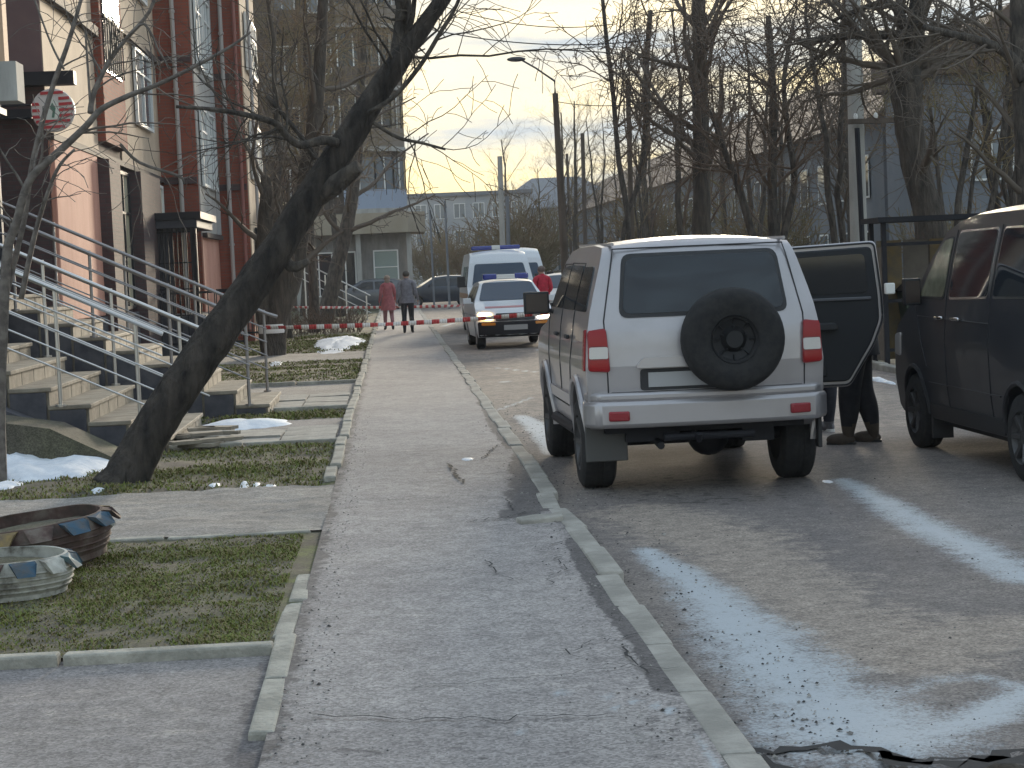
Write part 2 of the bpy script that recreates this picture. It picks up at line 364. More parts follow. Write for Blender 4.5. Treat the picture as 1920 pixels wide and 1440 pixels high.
def road_z(P):
    z = vnoise(P, .8, 7) * .012 + vnoise(P, 3.0, 9) * .005
    z = z - np.clip(dist_poly(P, darkc) * 1.2, 0, 1) * .07
    edge = 6.62 + vnoise(np.stack([P[:, 0], P[:, 0] * 0], 1), 3.5, 5) * .12
    return z - np.clip((edge - P[:, 1]) * 8, 0, 1) * .05
sheet('road', np.arange(1.12, 7.3, .055), gspace(3.5, 150, .05, 1.013), 0, M_road, road_wear, road_z)

walkfrost = [px_poly(p, ZS) for p in ([(1010, 1300, 10), (1110, 1303, 14), (1210, 1318, 18), (1275, 1340, 22)], [(1090, 1325, 8), (1180, 1330, 12)], [(1290, 1370, 14), (1345, 1440, 22)], [(900, 1370, 8), (1080, 1376, 9)])]
breaks = [px_poly(p, ZS) for p in ([(985, 840, 30), (998, 890, 62), (1010, 935, 85), (975, 968, 45)], [(1075, 1010, 22), (1105, 1060, 36), (1145, 1130, 42), (1205, 1200, 40), (1255, 1290, 40)],
          [(905, 745, 14), (930, 800, 20), (960, 840, 16)])]
def walk_wear(P):
    w = np.zeros((len(P), 3)); nz = vnoise(P, 2.5) * .35 + vnoise(P, 8.0, 3) * .3
    for pl in walkfrost: w[:, 0] = np.maximum(w[:, 0], np.clip(dist_poly(P, pl) * .8 + nz * .2, 0, 1) * (dist_poly(P, pl) > -.3))
    e = np.maximum(np.clip(1 - (P[:, 0] - EX1) / .2, 0, 1) * .62, np.clip(1 - (KX0 - P[:, 0]) / .16, 0, 1) * .5)
    w[:, 1] = np.clip(e + nz * .35, 0, 1) * (P[:, 1] < 40)
    for pl in breaks: w[:, 1] = np.maximum(w[:, 1], np.clip(dist_poly(P, pl) * 1.0 + .25 + nz * .6, 0, 1) * (dist_poly(P, pl) > -.3))
    w[:, 1] = np.maximum(w[:, 1], np.where(P[:, 1] < 7.35 + nz * .06, .40 + nz * .15, 0))   # darker patched strip at the near end
    w[:, 2] = np.clip(.22 + nz * .6, 0, 1)
    return w
def walk_z(P): return vnoise(P, 1.5, 2) * .006
sheet('sidewalk', np.linspace(EX1 - .02, KX0 + .02, 42), gspace(3.5, 125, .05, 1.013), ZS, M_asph, walk_wear, walk_z)

# lawn side: strips across from the sidewalk to the building
def lawn_wear(P):
    w = np.zeros((len(P), 3)); nz = vnoise(P, 1.1, 4) * .6 + vnoise(P, 3.6, 3) * .45
    w[:, 2] = np.clip(.45 + nz, 0, 1); w[:, 1] = np.clip(.15 - nz * .9, 0, .8)
    return w
def lawn_z(P): return vnoise(P, 1.2, 4) * .02 + vnoise(P, 5, 6) * .012
LX0 = -16.0
def lx(y): return np.concatenate([np.linspace(LX0, -5, 12), np.linspace(-4.8, EX1 - .012, 62)])
LAWNS = [('lawn', 9.1, 13.25), ('lawn', 15.95, 20.2), ('lawn', 23.6, 25.0), ('lawn', 31.2, 39.5), ('lawn', 43.5, 120.)]
for nme, a, b in LAWNS:
    sheet(nme, lx(0), gspace(a, b, .08, 1.02), .045, M_soil, lawn_wear, lawn_z)
def plain_wear(P):
    w = np.zeros((len(P), 3)); nz = vnoise(P, 1.7, 14) * .5 + vnoise(P * np.array((.5, 2.2)), 2.2, 3) * .5
    w[:, 1] = np.clip(.22 + nz * .5, 0, 1); w[:, 2] = np.clip(.3 - nz * .6, 0, 1)
    return w
def drive_wear(P):
    w = plain_wear(P); w[:, 1] = np.clip(w[:, 1] - .05, 0, 1); e = np.clip(1 - (EX0 - P[:, 0]) / .14, 0, 1) * .6; w[:, 1] = np.maximum(w[:, 1], e); return w
sheet('driveway', lx(0), gspace(3.5, 9.16, .09, 1.0), .03, M_drive, drive_wear)
sheet('path', lx(0), gspace(13.2, 16.0, .07, 1.0), .055, M_path, plain_wear, lawn_z)
sheet('path', lx(0), gspace(20.2, 23.6, .12, 1.0), .04, M_drive, plain_wear)
sheet('path', lx(0), gspace(25.0, 31.2, .15, 1.0), .04, M_path, plain_wear)
sheet('path', lx(0), gspace(39.5, 43.5, .2, 1.0), .05, M_path, plain_wear)
sheet('verge', np.array([7.3, 9, 12, 16, 24, 40, 70.]), np.array([3, 12, 20, 30, 45, 70, 110, 200.]), -.012, M_soil, lambda P: np.tile(np.array([[0, .2, .2]]), (len(P), 1)))

# kerb stones, each its own piece
rng = random.Random(5)
def stone_mesh(name, l, w, h):
    mb = MB(); mb.box((0, 0, h / 2), (w, l, h)); me = mb.mesh(name); return me
kerb = bpy.data.objects.new('road_kerb', None); COL.objects.link(kerb); tag(kerb, kind='structure')
y = 4.6; km = [stone_mesh('kerb_stone', .985, .145, .26) for _ in range(1)][0]; km.materials.append(M_kerb)
bounds = []
while y < 118:
    l = 1.0
    o = bpy.data.objects.new('kerb_stone', km); COL.objects.link(o); o.parent = kerb
    o.location = ((KX0 + KX1) / 2 + rng.uniform(-.012, .012), y + l / 2, -.19 + rng.uniform(-.008, .010)); o.rotation_euler = (rng.uniform(-.006, .006), rng.uniform(-.03, .03), rng.uniform(-.008, .008))
    if 12.0 < y < 13: o.rotation_euler = (0, .02, .05); o.location.x -= .02
    if 13.0 < y < 14.0: o.rotation_euler = (.0, -.05, -.03); o.location.x -= .035
    b = o.modifiers.new('bevel', 'BEVEL'); b.width = .018; b.segments = 2
    y += l
edg = bpy.data.objects.new('lawn_edging', None); COL.objects.link(edg); tag(edg, kind='structure')
em = stone_mesh('edging_stone', .975, .105, .2); em.materials.append(M_edge)
y = 6.3
while y < 110:
    if not (11.75 < y + .5 < 15.9) and not (7.0 > y):
        o = bpy.data.objects.new('edging_stone', em); COL.objects.link(o); o.parent = edg
        lift = -.105 if y > 15 else -.137
        o.location = ((EX0 + EX1) / 2 + rng.uniform(-.015, .015), y + .5, lift + rng.uniform(-.01, .012)); o.rotation_euler = (rng.uniform(-.015, .015), rng.uniform(-.06, .06), rng.uniform(-.015, .015))
        b = o.modifiers.new('bevel', 'BEVEL'); b.width = .014; b.segments = 2
    y += 1.0
for yy, zz in ((9.03, -.115), (13.2, -.14), (31.1, -.10), (25.0, -.1), (20.15, -.11)):
    for k in range(7):
        o = bpy.data.objects.new('edging_stone', em); COL.objects.link(o); o.parent = edg
        o.location = (EX0 - .47 - k * 1.0, yy + rng.uniform(-.01, .01), zz + rng.uniform(-.008, .008)); o.rotation_euler = (0, rng.uniform(-.01, .01), R(90) + rng.uniform(-.02, .02))
        b = o.modifiers.new('bevel', 'BEVEL'); b.width = .012; b.segments = 2
chunk = MB(); g = G(1020, 978, ZS)
chunk.prism([(-.16, -.05), (.13, -.09), (.17, .03), (-.02, .10), (-.15, .09)], 0, .05)
o = chunk.build('kerb_chunk', M_kerb, None, smooth=False, bevel=.012); o.location = (g.x - .02, g.y, ZS - .01); o.rotation_euler = (.04, -.05, .3)
tag(o, 'broken slab of pale kerb concrete lying loose on the sidewalk edge', 'kerb chunk')

# cracks in the sidewalk asphalt
SW = bpy.data.objects['sidewalk']
def crack(pts, w=.012, seed=1, zz=ZS, par=None):
    rr = random.Random(seed); P = [G(px, py, zz + .01) for px, py in pts]; Q = []
    for a, b in zip(P[:-1], P[1:]):
        n = max(2, int((b - a).length / .05))
        for i in range(n):
            p = a.lerp(b, i / n); Q.append(p + Vector((rr.gauss(0, .014), rr.gauss(0, .03), 0)))
    Q.append(P[-1]); mb = MB(); vs = []
    for i, p in enumerate(Q):
        d = (Q[min(i + 1, len(Q) - 1)] - Q[max(0, i - 1)]); d.normalize(); n_ = Vector((-d.y, d.x, 0)); ww = w * (.35 + rr.random()) * (.3 if i in (0, len(Q) - 1) else 1)
        vs += [p + n_ * ww, p - n_ * ww]
    vs = [(v.x, v.y, zz + .0125) for v in vs]
    mb.add(vs, [(2 * i, 2 * i + 1, 2 * i + 3, 2 * i + 2) for i in range(len(Q) - 1)])
    mb.build('crack', M_crack, par or SW, smooth=False)
for i, (p, w) in enumerate([
    ([(1215, 1185), (1150, 1198), (1075, 1212), (1060, 1225), (1100, 1235)], .006), ([(1270, 1255), (1180, 1245), (1095, 1262), (940, 1275), (730, 1290)], .005),
    ([(1160, 1210), (1195, 1240), (1215, 1262)], .012), ([(580, 1343), (760, 1346), (980, 1344), (1180, 1340)], .008),
    ([(910, 1050), (930, 1075)], .007), ([(945, 1078), (980, 1088)], .006), ([(1040, 1040), (1060, 1065), (1030, 1080), (1035, 1095)], .006), ([(1020, 1025), (1065, 1012)], .007), ([(1020, 1035), (1062, 1028)], .005),
    ([(930, 975), (985, 960), (1000, 962)], .01), ([(840, 868), (852, 885), (870, 905)], .022), ([(690, 935), (780, 938), (860, 930), (940, 932), (955, 945), (960, 958)], .006), ([(720, 712), (830, 712)], .012), ([(660, 845), (760, 848), (870, 842)], .005),
    ([(870, 980), (920, 972), (975, 975)], .012), ([(640, 1010), (560, 1012), (470, 1008)], .012), ([(905, 860), (930, 835), (950, 830)], .012)]):
    crack(p, w * .65, i)

for i, p in enumerate([[(1385, 1404), (1440, 1412), (1500, 1402), (1560, 1398), (1640, 1405), (1690, 1424), (1760, 1428), (1840, 1424), (1900, 1410), (1950, 1402)], [(1400, 1420), (1450, 1430), (1500, 1445)], [(1650, 1408), (1700, 1432), (1800, 1436), (1925, 1418)]]):
    crack(p, (.034, .018, .05)[i], 40 + i, .0, bpy.data.objects['road'])
# loose grit and pebbles on road and sidewalk edges
rs = np.random.default_rng(4); gb = MB()
def grit(n, x0, x1, y0, y1, z, s0, s1):
    for _ in range(n):
        x, y_ = rs.uniform(x0, x1), y0 + (y1 - y0) * rs.random() ** 1.6; r_ = rs.uniform(s0, s1) * (1.6 if rs.random() < .06 else 1); gb.mi = int(rs.integers(0, 3))
        k = [Vector((rs.uniform(.6, 1) * r_ * math.cos(a + .3), rs.uniform(.6, 1) * r_ * math.sin(a + .3), rs.uniform(-.1, .4) * r_)) for a in (0, 1.57, 3.14, 4.71)] + [Vector((0, 0, .75 * r_))]
        gb.add([v + Vector((x, y_, z)) for v in k], [(0, 1, 4), (1, 2, 4), (2, 3, 4), (3, 0, 4)])
grit(900, KX1 + .02, KX1 + .5, 6.7, 26, .004, .004, .012); grit(700, 1.3, 4.6, 6.7, 15, .006, .003, .009); grit(500, EX1, EX1 + .2, 6.8, 24, ZS + .004, .003, .010); grit(350, KX0 - .25, KX0, 6.8, 22, ZS + .004, .003, .010); grit(400, EX1, KX0, 6.8, 16, ZS + .004, .002, .005)
o = gb.build('gravel', [mat('dark grit', (.05, .048, .046), .9), mat('grey grit', (.17, .16, .15), .9), mat('pale grit', (.33, .31, .28), .9)], None, smooth=False); tag(o, 'loose grit and pebbles along the kerb and edging', 'gravel', kind='stuff')
# ------------------------------------------------------------------ snow
def snow(px0, px1, py0, py1, h, label, seed, z=.045, group=None):
    rr = random.Random(seed)
    a = G(px0, (py0 + py1) / 2, z); b = G(px1, (py0 + py1) / 2, z); c = G((px0 + px1) / 2, py0, z); d = G((px0 + px1) / 2, py1, z)
    cx, cy = (a.x + b.x) / 2, (a.y + b.y) / 2; rx, ry = abs(b.x - a.x) / 2, max(.06, abs(c.y - d.y) / 2)
    n, m = 40, 9; vs = []; ph = [rr.uniform(0, 6.3) for _ in range(6)]
    for i in range(m):
        t_ = i / (m - 1)
        for j in range(n):
            q = 2 * math.pi * j / n; e = 1 + .08 * math.sin(2 * q + ph[0]) + .06 * math.sin(5 * q + ph[1]) + .05 * math.sin(9 * q + ph[3]) + .03 * math.sin(13 * q + ph[2])
            x, y_ = math.cos(q) * rx * e * t_, math.sin(q) * ry * e * t_
            hh = h * (1 - t_ ** 2.6) * (.8 + .5 * mnoise.noise(Vector((x * 2.2 + seed, y_ * 2.2, 0))) + .18 * mnoise.noise(Vector((x * 9, y_ * 9, seed))))
            vs.append((x, y_, hh - (.012 if i == m - 1 else 0)))
    fs = [(i * n + j, i * n + (j + 1) % n, (i + 1) * n + (j + 1) % n, (i + 1) * n + j) for i in range(m - 1) for j in range(n)] + [tuple(range((m - 1) * n, m * n))]
    mb = MB(); mb.add(vs, fs); o = mb.build('snow_patch', M_snow, None, ang=80); o.location = (cx, cy, z - .005)
    return tag(o, label, 'snow', group)
snow(-90, 200, 862, 906, .17, 'largest melting snow patch left of the leaning trunk', 1)
snow(-30, 38, 905, 922, .05, 'thin snow strip just in front of the largest snow patch', 2)
snow(380, 540, 786, 806, .07, 'snow patch between the leaning trunk and the sidewalk beside the paved path', 3)
snow(590, 682, 630, 655, .12, 'far snow patch beside the lawn edging under the barrier tape', 4)
snow(590, 650, 652, 664, .04, 'narrow snow streak just before the far snow patch', 5)
for k, (a, b, c, d) in enumerate([(388, 415, 906, 917), (446, 470, 903, 920), (472, 490, 906, 916), (490, 520, 910, 920)]):
    snow(a, b, c, d, .035, ['isolated snow scrap on the lawn, leftmost of four near the trunk', 'tallest snow scrap on the lawn right of the leaning trunk', 'smallest snow scrap in the middle of the lawn scraps', 'flat snow scrap on the lawn nearest the sidewalk edging'][k], 10 + k, group='snow scraps on the lawn')
snow(172, 196, 915, 926, .04, 'snow scrap touching the foot of the leaning trunk', 16)
snow(505, 530, 678, 686, .04, 'small snow scrap at the foot of the forked grey tree', 17)
snow(865, 888, 857, 863, .012, 'tiny snow scrap alone on the sidewalk asphalt', 18, z=ZS + .006)
snow(1640, 1664, 708, 722, .06, 'snow scrap on the ground between the open door and the brown minivan', 19, z=0)
snow(1538, 1566, 899, 907, .012, 'tiny snow scrap on the road behind the silver off-roader', 20, z=0)
# ------------------------------------------------------------------ grass blades (nobody could count them)
def grass(name, x0, x1, y0, y1, n, hmin, hmax, wid, seed):
    rs = np.random.default_rng(seed); P = np.stack([rs.uniform(x0, x1, n), rs.uniform(y0, y1, n)], 1)
    d = vnoise(P, 1.1, 4) * .6 + vnoise(P, 3.6, 3) * .45 + vnoise(P, 9, 8) * .25
    keep = rs.uniform(-.25, .6, n) < d + .10; P = P[keep]; d = d[keep]; k = len(P)
    z = .045 + vnoise(P, 1.2, 4) * .02
    h = rs.uniform(hmin, hmax, k) * (.7 + np.clip(d, 0, .6)); a = rs.uniform(0, 6.28, k); lean = rs.uniform(.5, 2.2, k) * h
    dx, dy = np.cos(a), np.sin(a); px, py = -dy * wid, dx * wid
    b1 = np.stack([P[:, 0] - px, P[:, 1] - py, z - .004], 1); b2 = np.stack([P[:, 0] + px, P[:, 1] + py, z - .004], 1)
    m1 = np.stack([P[:, 0] + dx * lean * .35 + px * .7, P[:, 1] + dy * lean * .35 + py * .7, z + h * .65], 1); m2 = m1 - 1.4 * np.stack([px, py, 0 * px], 1)
    tp = np.stack([P[:, 0] + dx * lean, P[:, 1] + dy * lean, z + h], 1)
    V = np.stack([b1, b2, m1, m2, tp], 1).reshape(-1, 3); i = np.arange(k)[:, None] * 5
    F = np.concatenate([i + np.array([[0, 1, 2]]), i + np.array([[0, 2, 3]]), i + np.array([[3, 2, 4]])], 1).reshape(-1, 3)
    me = bpy.data.meshes.new(name); me.from_pydata(V.tolist(), [], F.tolist())
    mi = np.repeat(rs.choice(3, k, p=(.48, .26, .26)), 3).astype(np.int32); me.polygons.foreach_set('material_index', mi); me.update()
    o = link(name, me, [mat('grass green', (.15, .175, .03), .8), mat('grass olive', (.165, .15, .04), .85), mat('grass straw', (.22, .17, .09), .9)], None, smooth=False)
    tag(o, 'short sparse spring grass with bare muddy patches', 'grass', kind='stuff')
grass('grass', -3.4, EX0 - .02, 9.12, 13.1, 90000, .007, .024, .0048, 1)
grass('grass', -5.2, EX0 - .02, 16.0, 20.1, 30000, .014, .042, .007, 2)
grass('grass', -3.2, EX0 - .02, 23.6, 25.0, 5000, .02, .06, .009, 3)
grass('grass', -4.5, EX0 - .02, 31.2, 39.5, 16000, .02, .05, .012, 4)
grass('grass', -4.5, EX0 - .02, 43.5, 56, 16000, .02, .06, .016, 5)

# ------------------------------------------------------------------ bare trees
def perp(d, rr):
    a = Vector((rr.gauss(0, 1), rr.gauss(0, 1), rr.gauss(0, 1))); a -= a.dot(d) * d; return a.normalized()
def branch(mb, rr, p, d, length, r0, lev, P):
    n = max(3, int(length / P['seg'][lev])); pts = [p.copy()]; rad = [r0]; d = d.copy()
    for i in range(n):
        d = (d + perp(d, rr) * P['wander'][lev] + Vector((0, 0, P['up'][lev]))).normalized()
        p = p + d * (length / n); pts.append(p.copy()); rad.append(max(P['rmin'], r0 * (1 - .72 * (i + 1) / n)))
    mb.tube(pts, rad, P['sides'][lev], cap=False)
    if lev + 1 >= len(P['n']): return
    k = P['n'][lev + 1]; k = int(k * rr.uniform(.75, 1.25) * (1 if lev == 0 else min(1.3, length / P['ref'][lev]))) + 1
    for j in range(k):
        t_ = P['t0'][lev] + (1 - P['t0'][lev]) * (j + rr.random()) / k; i = min(n - 1, int(t_ * n)); q = pts[i].lerp(pts[i + 1], t_ * n - i)
        dd = (pts[i + 1] - pts[i]).normalized(); an = R(rr.uniform(*P['ang'])); nd = dd * math.cos(an) + perp(dd, rr) * math.sin(an)
        nl = P['len'][lev + 1] * rr.uniform(.6, 1.2) * (1 - .45 * t_ if lev == 0 else 1)
        branch(mb, rr, q, nd.normalized(), nl, max(P['rmin'], rad[i] * rr.uniform(.35, .6)), lev + 1, P)
def bark_jit(seed, amp=.13):
    def f(p, j): return amp * mnoise.noise(Vector((p.x * 7, p.y * 7 + j * 1.7, p.z * 3 + seed))) + .05 * mnoise.noise(Vector((j * 3.1, p.z * 9, seed)))
    return f
STREET = dict(seg=(.5, .35, .22, .16), wander=(.06, .16, .2, .25), up=(.02, .07, .05, .02), sides=(8, 5, 3, 3), n=(1, 17, 8, 5), t0=(.26, .2, .15, .1), ref=(1, 3.2, 1.3, .6), len=(9, 3.0, 1.25, .55), ang=(28, 62), rmin=.0045)
def tree_meshes(seed, P, height, r0, lean=(0, 0), forks=1):
    """trunk mesh and crown mesh of one bare tree standing at the origin"""
    rr = random.Random(seed); tb = MB(); cb = MB()
    for fk in range(forks):
        n = 16; pts = []; rad = []; ox, oy = (0, 0) if forks == 1 else (rr.uniform(-.12, .12), rr.uniform(-.12, .12))
        lx_, ly_ = lean[0] + (rr.uniform(-.14, .14) if forks > 1 else 0), lean[1] + (rr.uniform(-.1, .1) if forks > 1 else 0); wx = wy = 0
        for i in range(n + 1):
            t_ = i / n; wx += rr.gauss(0, .045); wy += rr.gauss(0, .045); z = height * t_
            pts.append(Vector((ox + lx_ * z + wx * min(1, t_ * 3), oy + ly_ * z + wy * min(1, t_ * 3), z - (.12 if i == 0 else 0)))); rad.append(r0 * (1.35 - .35 * min(1, t_ * 9)) * (1 - .8 * t_ ** 1.1))
        tb.tube(pts, rad, 12, jit=bark_jit(seed + fk))
        k = max(3, int(P['n'][1] / forks))
        for j in range(k):
            t_ = P['t0'][0] + (1 - P['t0'][0]) * (j + rr.random()) / k; i = min(n - 1, int(t_ * n)); q = pts[i].lerp(pts[i + 1], t_ * n - i)
            dd = (pts[i + 1] - pts[i]).normalized(); an = R(rr.uniform(*P['ang'])); nd = dd * math.cos(an) + perp(dd, rr) * math.sin(an)
            branch(cb, rr, q, nd.normalized(), P['len'][1] * rr.uniform(.6, 1.25) * (1 - .5 * t_) * height / 9, max(.012, rad[i] * rr.uniform(.3, .55)), 1, P)
    return tb.mesh('trunk'), cb.mesh('crown')
def tree_from(tm, cm, name, label, loc, rz=0, sc=1.0, group=None, cat='tree'):
    t = thing(name, label, cat, loc, rz, group); t.scale = (sc, sc, sc)
    for nm, me in (('trunk', tm), ('crown', cm)):
        o = bpy.data.objects.new(nm, me); COL.objects.link(o); o.parent = t
    return t
def finish(me, m, smooth=True):
    me.materials.append(m)
    if smooth: me.polygons.foreach_set('use_smooth', [True] * len(me.polygons))
    return me
PROTO = []
for s, h, r0, m, fk in ((11, 11, .17, M_twig, 1), (12, 12.5, .19, M_twig2, 1), (13, 9.5, .13, M_twig3, 1), (14, 9, .10, M_twig, 2), (15, 8, .075, M_twig2, 3), (16, 10, .12, M_twig3, 2)):
    a, b = tree_meshes(s, STREET, h, r0, (random.Random(s).uniform(-.03, .03), 0), fk); PROTO.append((finish(a, M_bark if s < 14 else M_barkd), finish(b, m)))

# the big leaning tree, trunk spine taken along its lean at one distance
YL = 17.25
LT = thing('leaning_tree', 'thick dark bare tree leaning far over towards the sidewalk from the front lawn', 'tree', G(240, 908, .04))
def spine(pts, Y, dY=0.0):
    P = []; Rr = []
    for i, (px, py, w) in enumerate(pts):
        yy = Y + dY * i / (len(pts) - 1); P.append(at(px, py, yy)); Rr.append(w / 2 / FPX * yy)
    return P, Rr
def smooth_path(P, Rr, k=4):
    Q, S = [], []
    for i in range(len(P) - 1):
        p0, p1, p2, p3 = P[max(0, i - 1)], P[i], P[i + 1], P[min(len(P) - 1, i + 2)]
        for j in range(k):
            t_ = j / k; Q.append(.5 * ((2 * p1) + (p2 - p0) * t_ + (2 * p0 - 5 * p1 + 4 * p2 - p3) * t_ * t_ + (3 * p1 - p0 - 3 * p2 + p3) * t_ ** 3)); S.append(Rr[i] + (Rr[i + 1] - Rr[i]) * t_)
    Q.append(P[-1]); S.append(Rr[-1]); return Q, S
main_px = [(222, 925, 132), (240, 893, 108), (262, 850, 98), (312, 765, 96), (352, 705, 94), (395, 645, 92), (455, 562, 82), (512, 480, 80), (550, 420, 74), (592, 354, 70), (634, 290, 72), (683, 212, 62), (732, 138, 55), (774, 76, 46), (818, 16, 38), (868, -60, 34), (915, -140, 30)]
P_, R_ = smooth_path(*spine(main_px, YL, .5), 4)
tb = MB(); tb.tube(P_, [r_ * .78 for r_ in R_], 22, jit=bark_jit(3, .16))
tb.build('trunk', mat('wet dark bark', (.014, .012, .011), .95, c2=(.088, .072, .06), scale=9, detail=9, bump=1.0, bscale=24, stretch=(1, 1, .3), lo=.34, hi=.74), LT, world=True, ang=180)
cb = MB(); rr = random.Random(77)
LP = dict(STREET); LP.update(n=(1, 10, 6, 4), len=(5, 2.0, .8, .4), rmin=.0035, seg=(.4, .25, .14, .1), ang=(30, 70), up=(.02, .03, .0, -.06), ref=(1, 2.0, .8, .4))
def limb(mb, pts, Y, dY, lev_n, seed, sides=8, side_len=1.0, amp=.08):
    r2 = random.Random(seed); Pp, Rp = smooth_path(*spine(pts, Y, dY), 4); mb.tube(Pp, Rp, sides, cap=True, jit=bark_jit(seed, amp))
    for k in range(lev_n):
        i = r2.randrange(len(Pp) // 5, len(Pp) - 1); d = (Pp[i + 1] - Pp[i]).normalized(); an = R(r2.uniform(30, 70)); nd = d * math.cos(an) + perp(d, r2) * math.sin(an)
        branch(mb, r2, Pp[i], nd.normalized(), side_len * r2.uniform(.5, 1.2), max(.004, Rp[i] * .45), 2, LP)
limb(cb, [(742, 130, 34), (752, 70, 32), (757, 10, 30), (760, -80, 26), (775, -170, 20)], YL + .4, .2, 8, 1, 10)         # upright fork
limb(cb, [(690, 212, 10), (740, 180, 9), (790, 120, 9), (825, 62, 8), (856, 10, 7), (880, -60, 6)], YL + .2, -.3, 8, 2, 6)     # slim shoot along the trunk
limb(cb, [(632, 268, 18), (605, 263, 17), (565, 272, 15), (540, 258, 14), (522, 236, 13), (500, 225, 12), (455, 214, 10), (400, 205, 8), (330, 200, 6)], YL + .2, -.6, 9, 3, 8)   # pale limb to the left
limb(cb, [(590, 380, 34), (630, 345, 36), (672, 312, 26)], YL + .3, -.25, 0, 4, 10, amp=.2)                                     # broken stub
limb(cb, [(520, 455, 26), (545, 500, 22), (578, 490, 12)], YL + .3, -.2, 0, 5, 8)
limb(cb, [(700, 230, 8), (745, 258, 7), (790, 268, 6), (835, 280, 5)], YL + .2, .2, 6, 6, 5)
limb(cb, [(500, 180, 9), (560, 250, 9), (590, 300, 9)], YL + .5, 0, 4, 7, 5)
for k in range(8):
    i = rr.randrange(34, len(P_) - 1); d = (P_[i + 1] - P_[i]).normalized(); an = R(rr.uniform(40, 85)); nd = d * math.cos(an) + perp(d, rr) * math.sin(an)
    branch(cb, rr, P_[i], nd.normalized(), rr.uniform(.9, 2.4), .014, 1, LP)
cb.build('crown', M_barkd, LT, world=True, ang=180)

# twiggy sapling close to the left edge
SP = thing('sapling', 'slender grey sapling with forking twigs in front of the near staircase', 'tree', G(2, 905, .04))
sb = MB()
limb(sb, [(2, 912, 24), (0, 760, 22), (6, 600, 21), (14, 470, 19), (30, 420, 17), (48, 355, 16), (70, 320, 15), (112, 283, 14), (160, 238, 13), (190, 205, 11), (240, 180, 10), (310, 152, 8), (420, 95, 6), (470, 60, 4)], 17.6, -.2, 12, 21, 8, .9)
limb(sb, [(170, 212, 12), (172, 190, 11), (182, 160, 10), (205, 115, 9), (235, 75, 8), (280, 22, 7), (300, -40, 6)], 17.5, .2, 9, 22, 7, .8)
limb(sb, [(10, 560, 12), (30, 480, 11), (48, 400, 10), (62, 300, 10), (95, 175, 10), (125, 90, 9), (142, 35, 8), (160, -30, 6)], 17.6, .3, 9, 23, 7, .8)
limb(sb, [(170, 205, 6), (165, 130, 5), (160, 60, 4)], 17.5, .1, 3, 24, 5, .5)
limb(sb, [(120, 130, 5), (95, 80, 4), (65, 0, 4)], 17.7, .1, 2, 25, 5, .5)
limb(sb, [(40, 560, 11), (65, 440, 10), (90, 360, 8), (112, 310, 7), (140, 280, 5)], 17.3, -.2, 6, 26, 6, .6)
limb(sb, [(235, 75, 5), (270, 45, 5), (300, 100, 4), (320, 130, 3)], 17.5, .1, 5, 27, 5, .6)
limb(sb, [(225, 270, 7), (262, 305, 6), (335, 330, 6), (345, 345, 4)], 17.8, .1, 5, 28, 5, .6)
sb.build('trunk', mat('sapling bark', (.10, .085, .075), .9, c2=(.19, .165, .145), scale=12), SP, world=True, ang=180)

# trees along the left strip, ahead
def px_tree(name, label, base, tops, Y, twig, seed, bark=M_bark, slen=1.4, n=12, group=None, z=.05):
    t = thing(name, label, 'tree', G(base[0], base[1], z), 0, group); a = MB(); c = MB()
    P = dict(LP); P.update(rmin=.008 * Y / 45)
    for k, pts in enumerate(tops):
        Pp, Rp = smooth_path(*spine(pts, Y, .3), 4); a.tube(Pp, Rp, 12, jit=bark_jit(seed + k, .15))
        r2 = random.Random(seed + k)
        for _ in range(n):
            i = r2.randrange(len(Pp) // 3, len(Pp) - 1); d = (Pp[i + 1] - Pp[i]).normalized(); an = R(r2.uniform(30, 70)); nd = d * math.cos(an) + perp(d, r2) * math.sin(an)
            branch(c, r2, Pp[i], nd.normalized(), slen * r2.uniform(.6, 1.4), max(.018, Rp[i] * .4), 1, P)
    a.build('trunk', bark, t, world=True, ang=180); c.build('crown', twig, t, world=True, ang=180)
    return t
T2 = px_tree('forked_tree', 'grey forked trunk behind the leaning tree with barrier tape tied round it', (515, 670),
        [[(512, 682, 52), (514, 640, 44), (520, 590, 46), (535, 540, 50), (548, 500, 44), (560, 440, 40), (570, 380, 38), (578, 320, 34), (588, 250, 30), (596, 170, 26), (602, 80, 22), (606, -20, 18)],
         [(505, 675, 30), (500, 600, 36), (492, 520, 34), (496, 440, 30), (500, 360, 24), (496, 330, 14)]], 43.3, M_twig, 31, M_bark, 2.2, 9)
T3 = px_tree('slanting_tree', 'slim dark bare trunk slanting right beyond the forked grey tree', (612, 600),
        [[(606, 606, 36), (616, 570, 30), (632, 500, 27), (645, 450, 26), (655, 400, 24), (664, 340, 22), (672, 260, 19), (676, 170, 16), (682, 60, 13), (690, -60, 10)]], 70, M_twig, 41, M_barkd, 3.2, 10)
for k, (x, y_, s, rz, lab) in enumerate([(-3.1, 55, .95, .4, 'bare tree on the left strip just beyond the forked grey trunk'), (-4.3, 66, 1.0, 2.0, 'bare tree close to the second staircase railing on the left'), (-3.9, 84, 1.1, 3.1, 'bare tree standing before the tall tower block wall')]):
    tree_from(*PROTO[(0, 2, 5)[k]], 'bare_tree', lab, (x, y_, .03), rz, s)

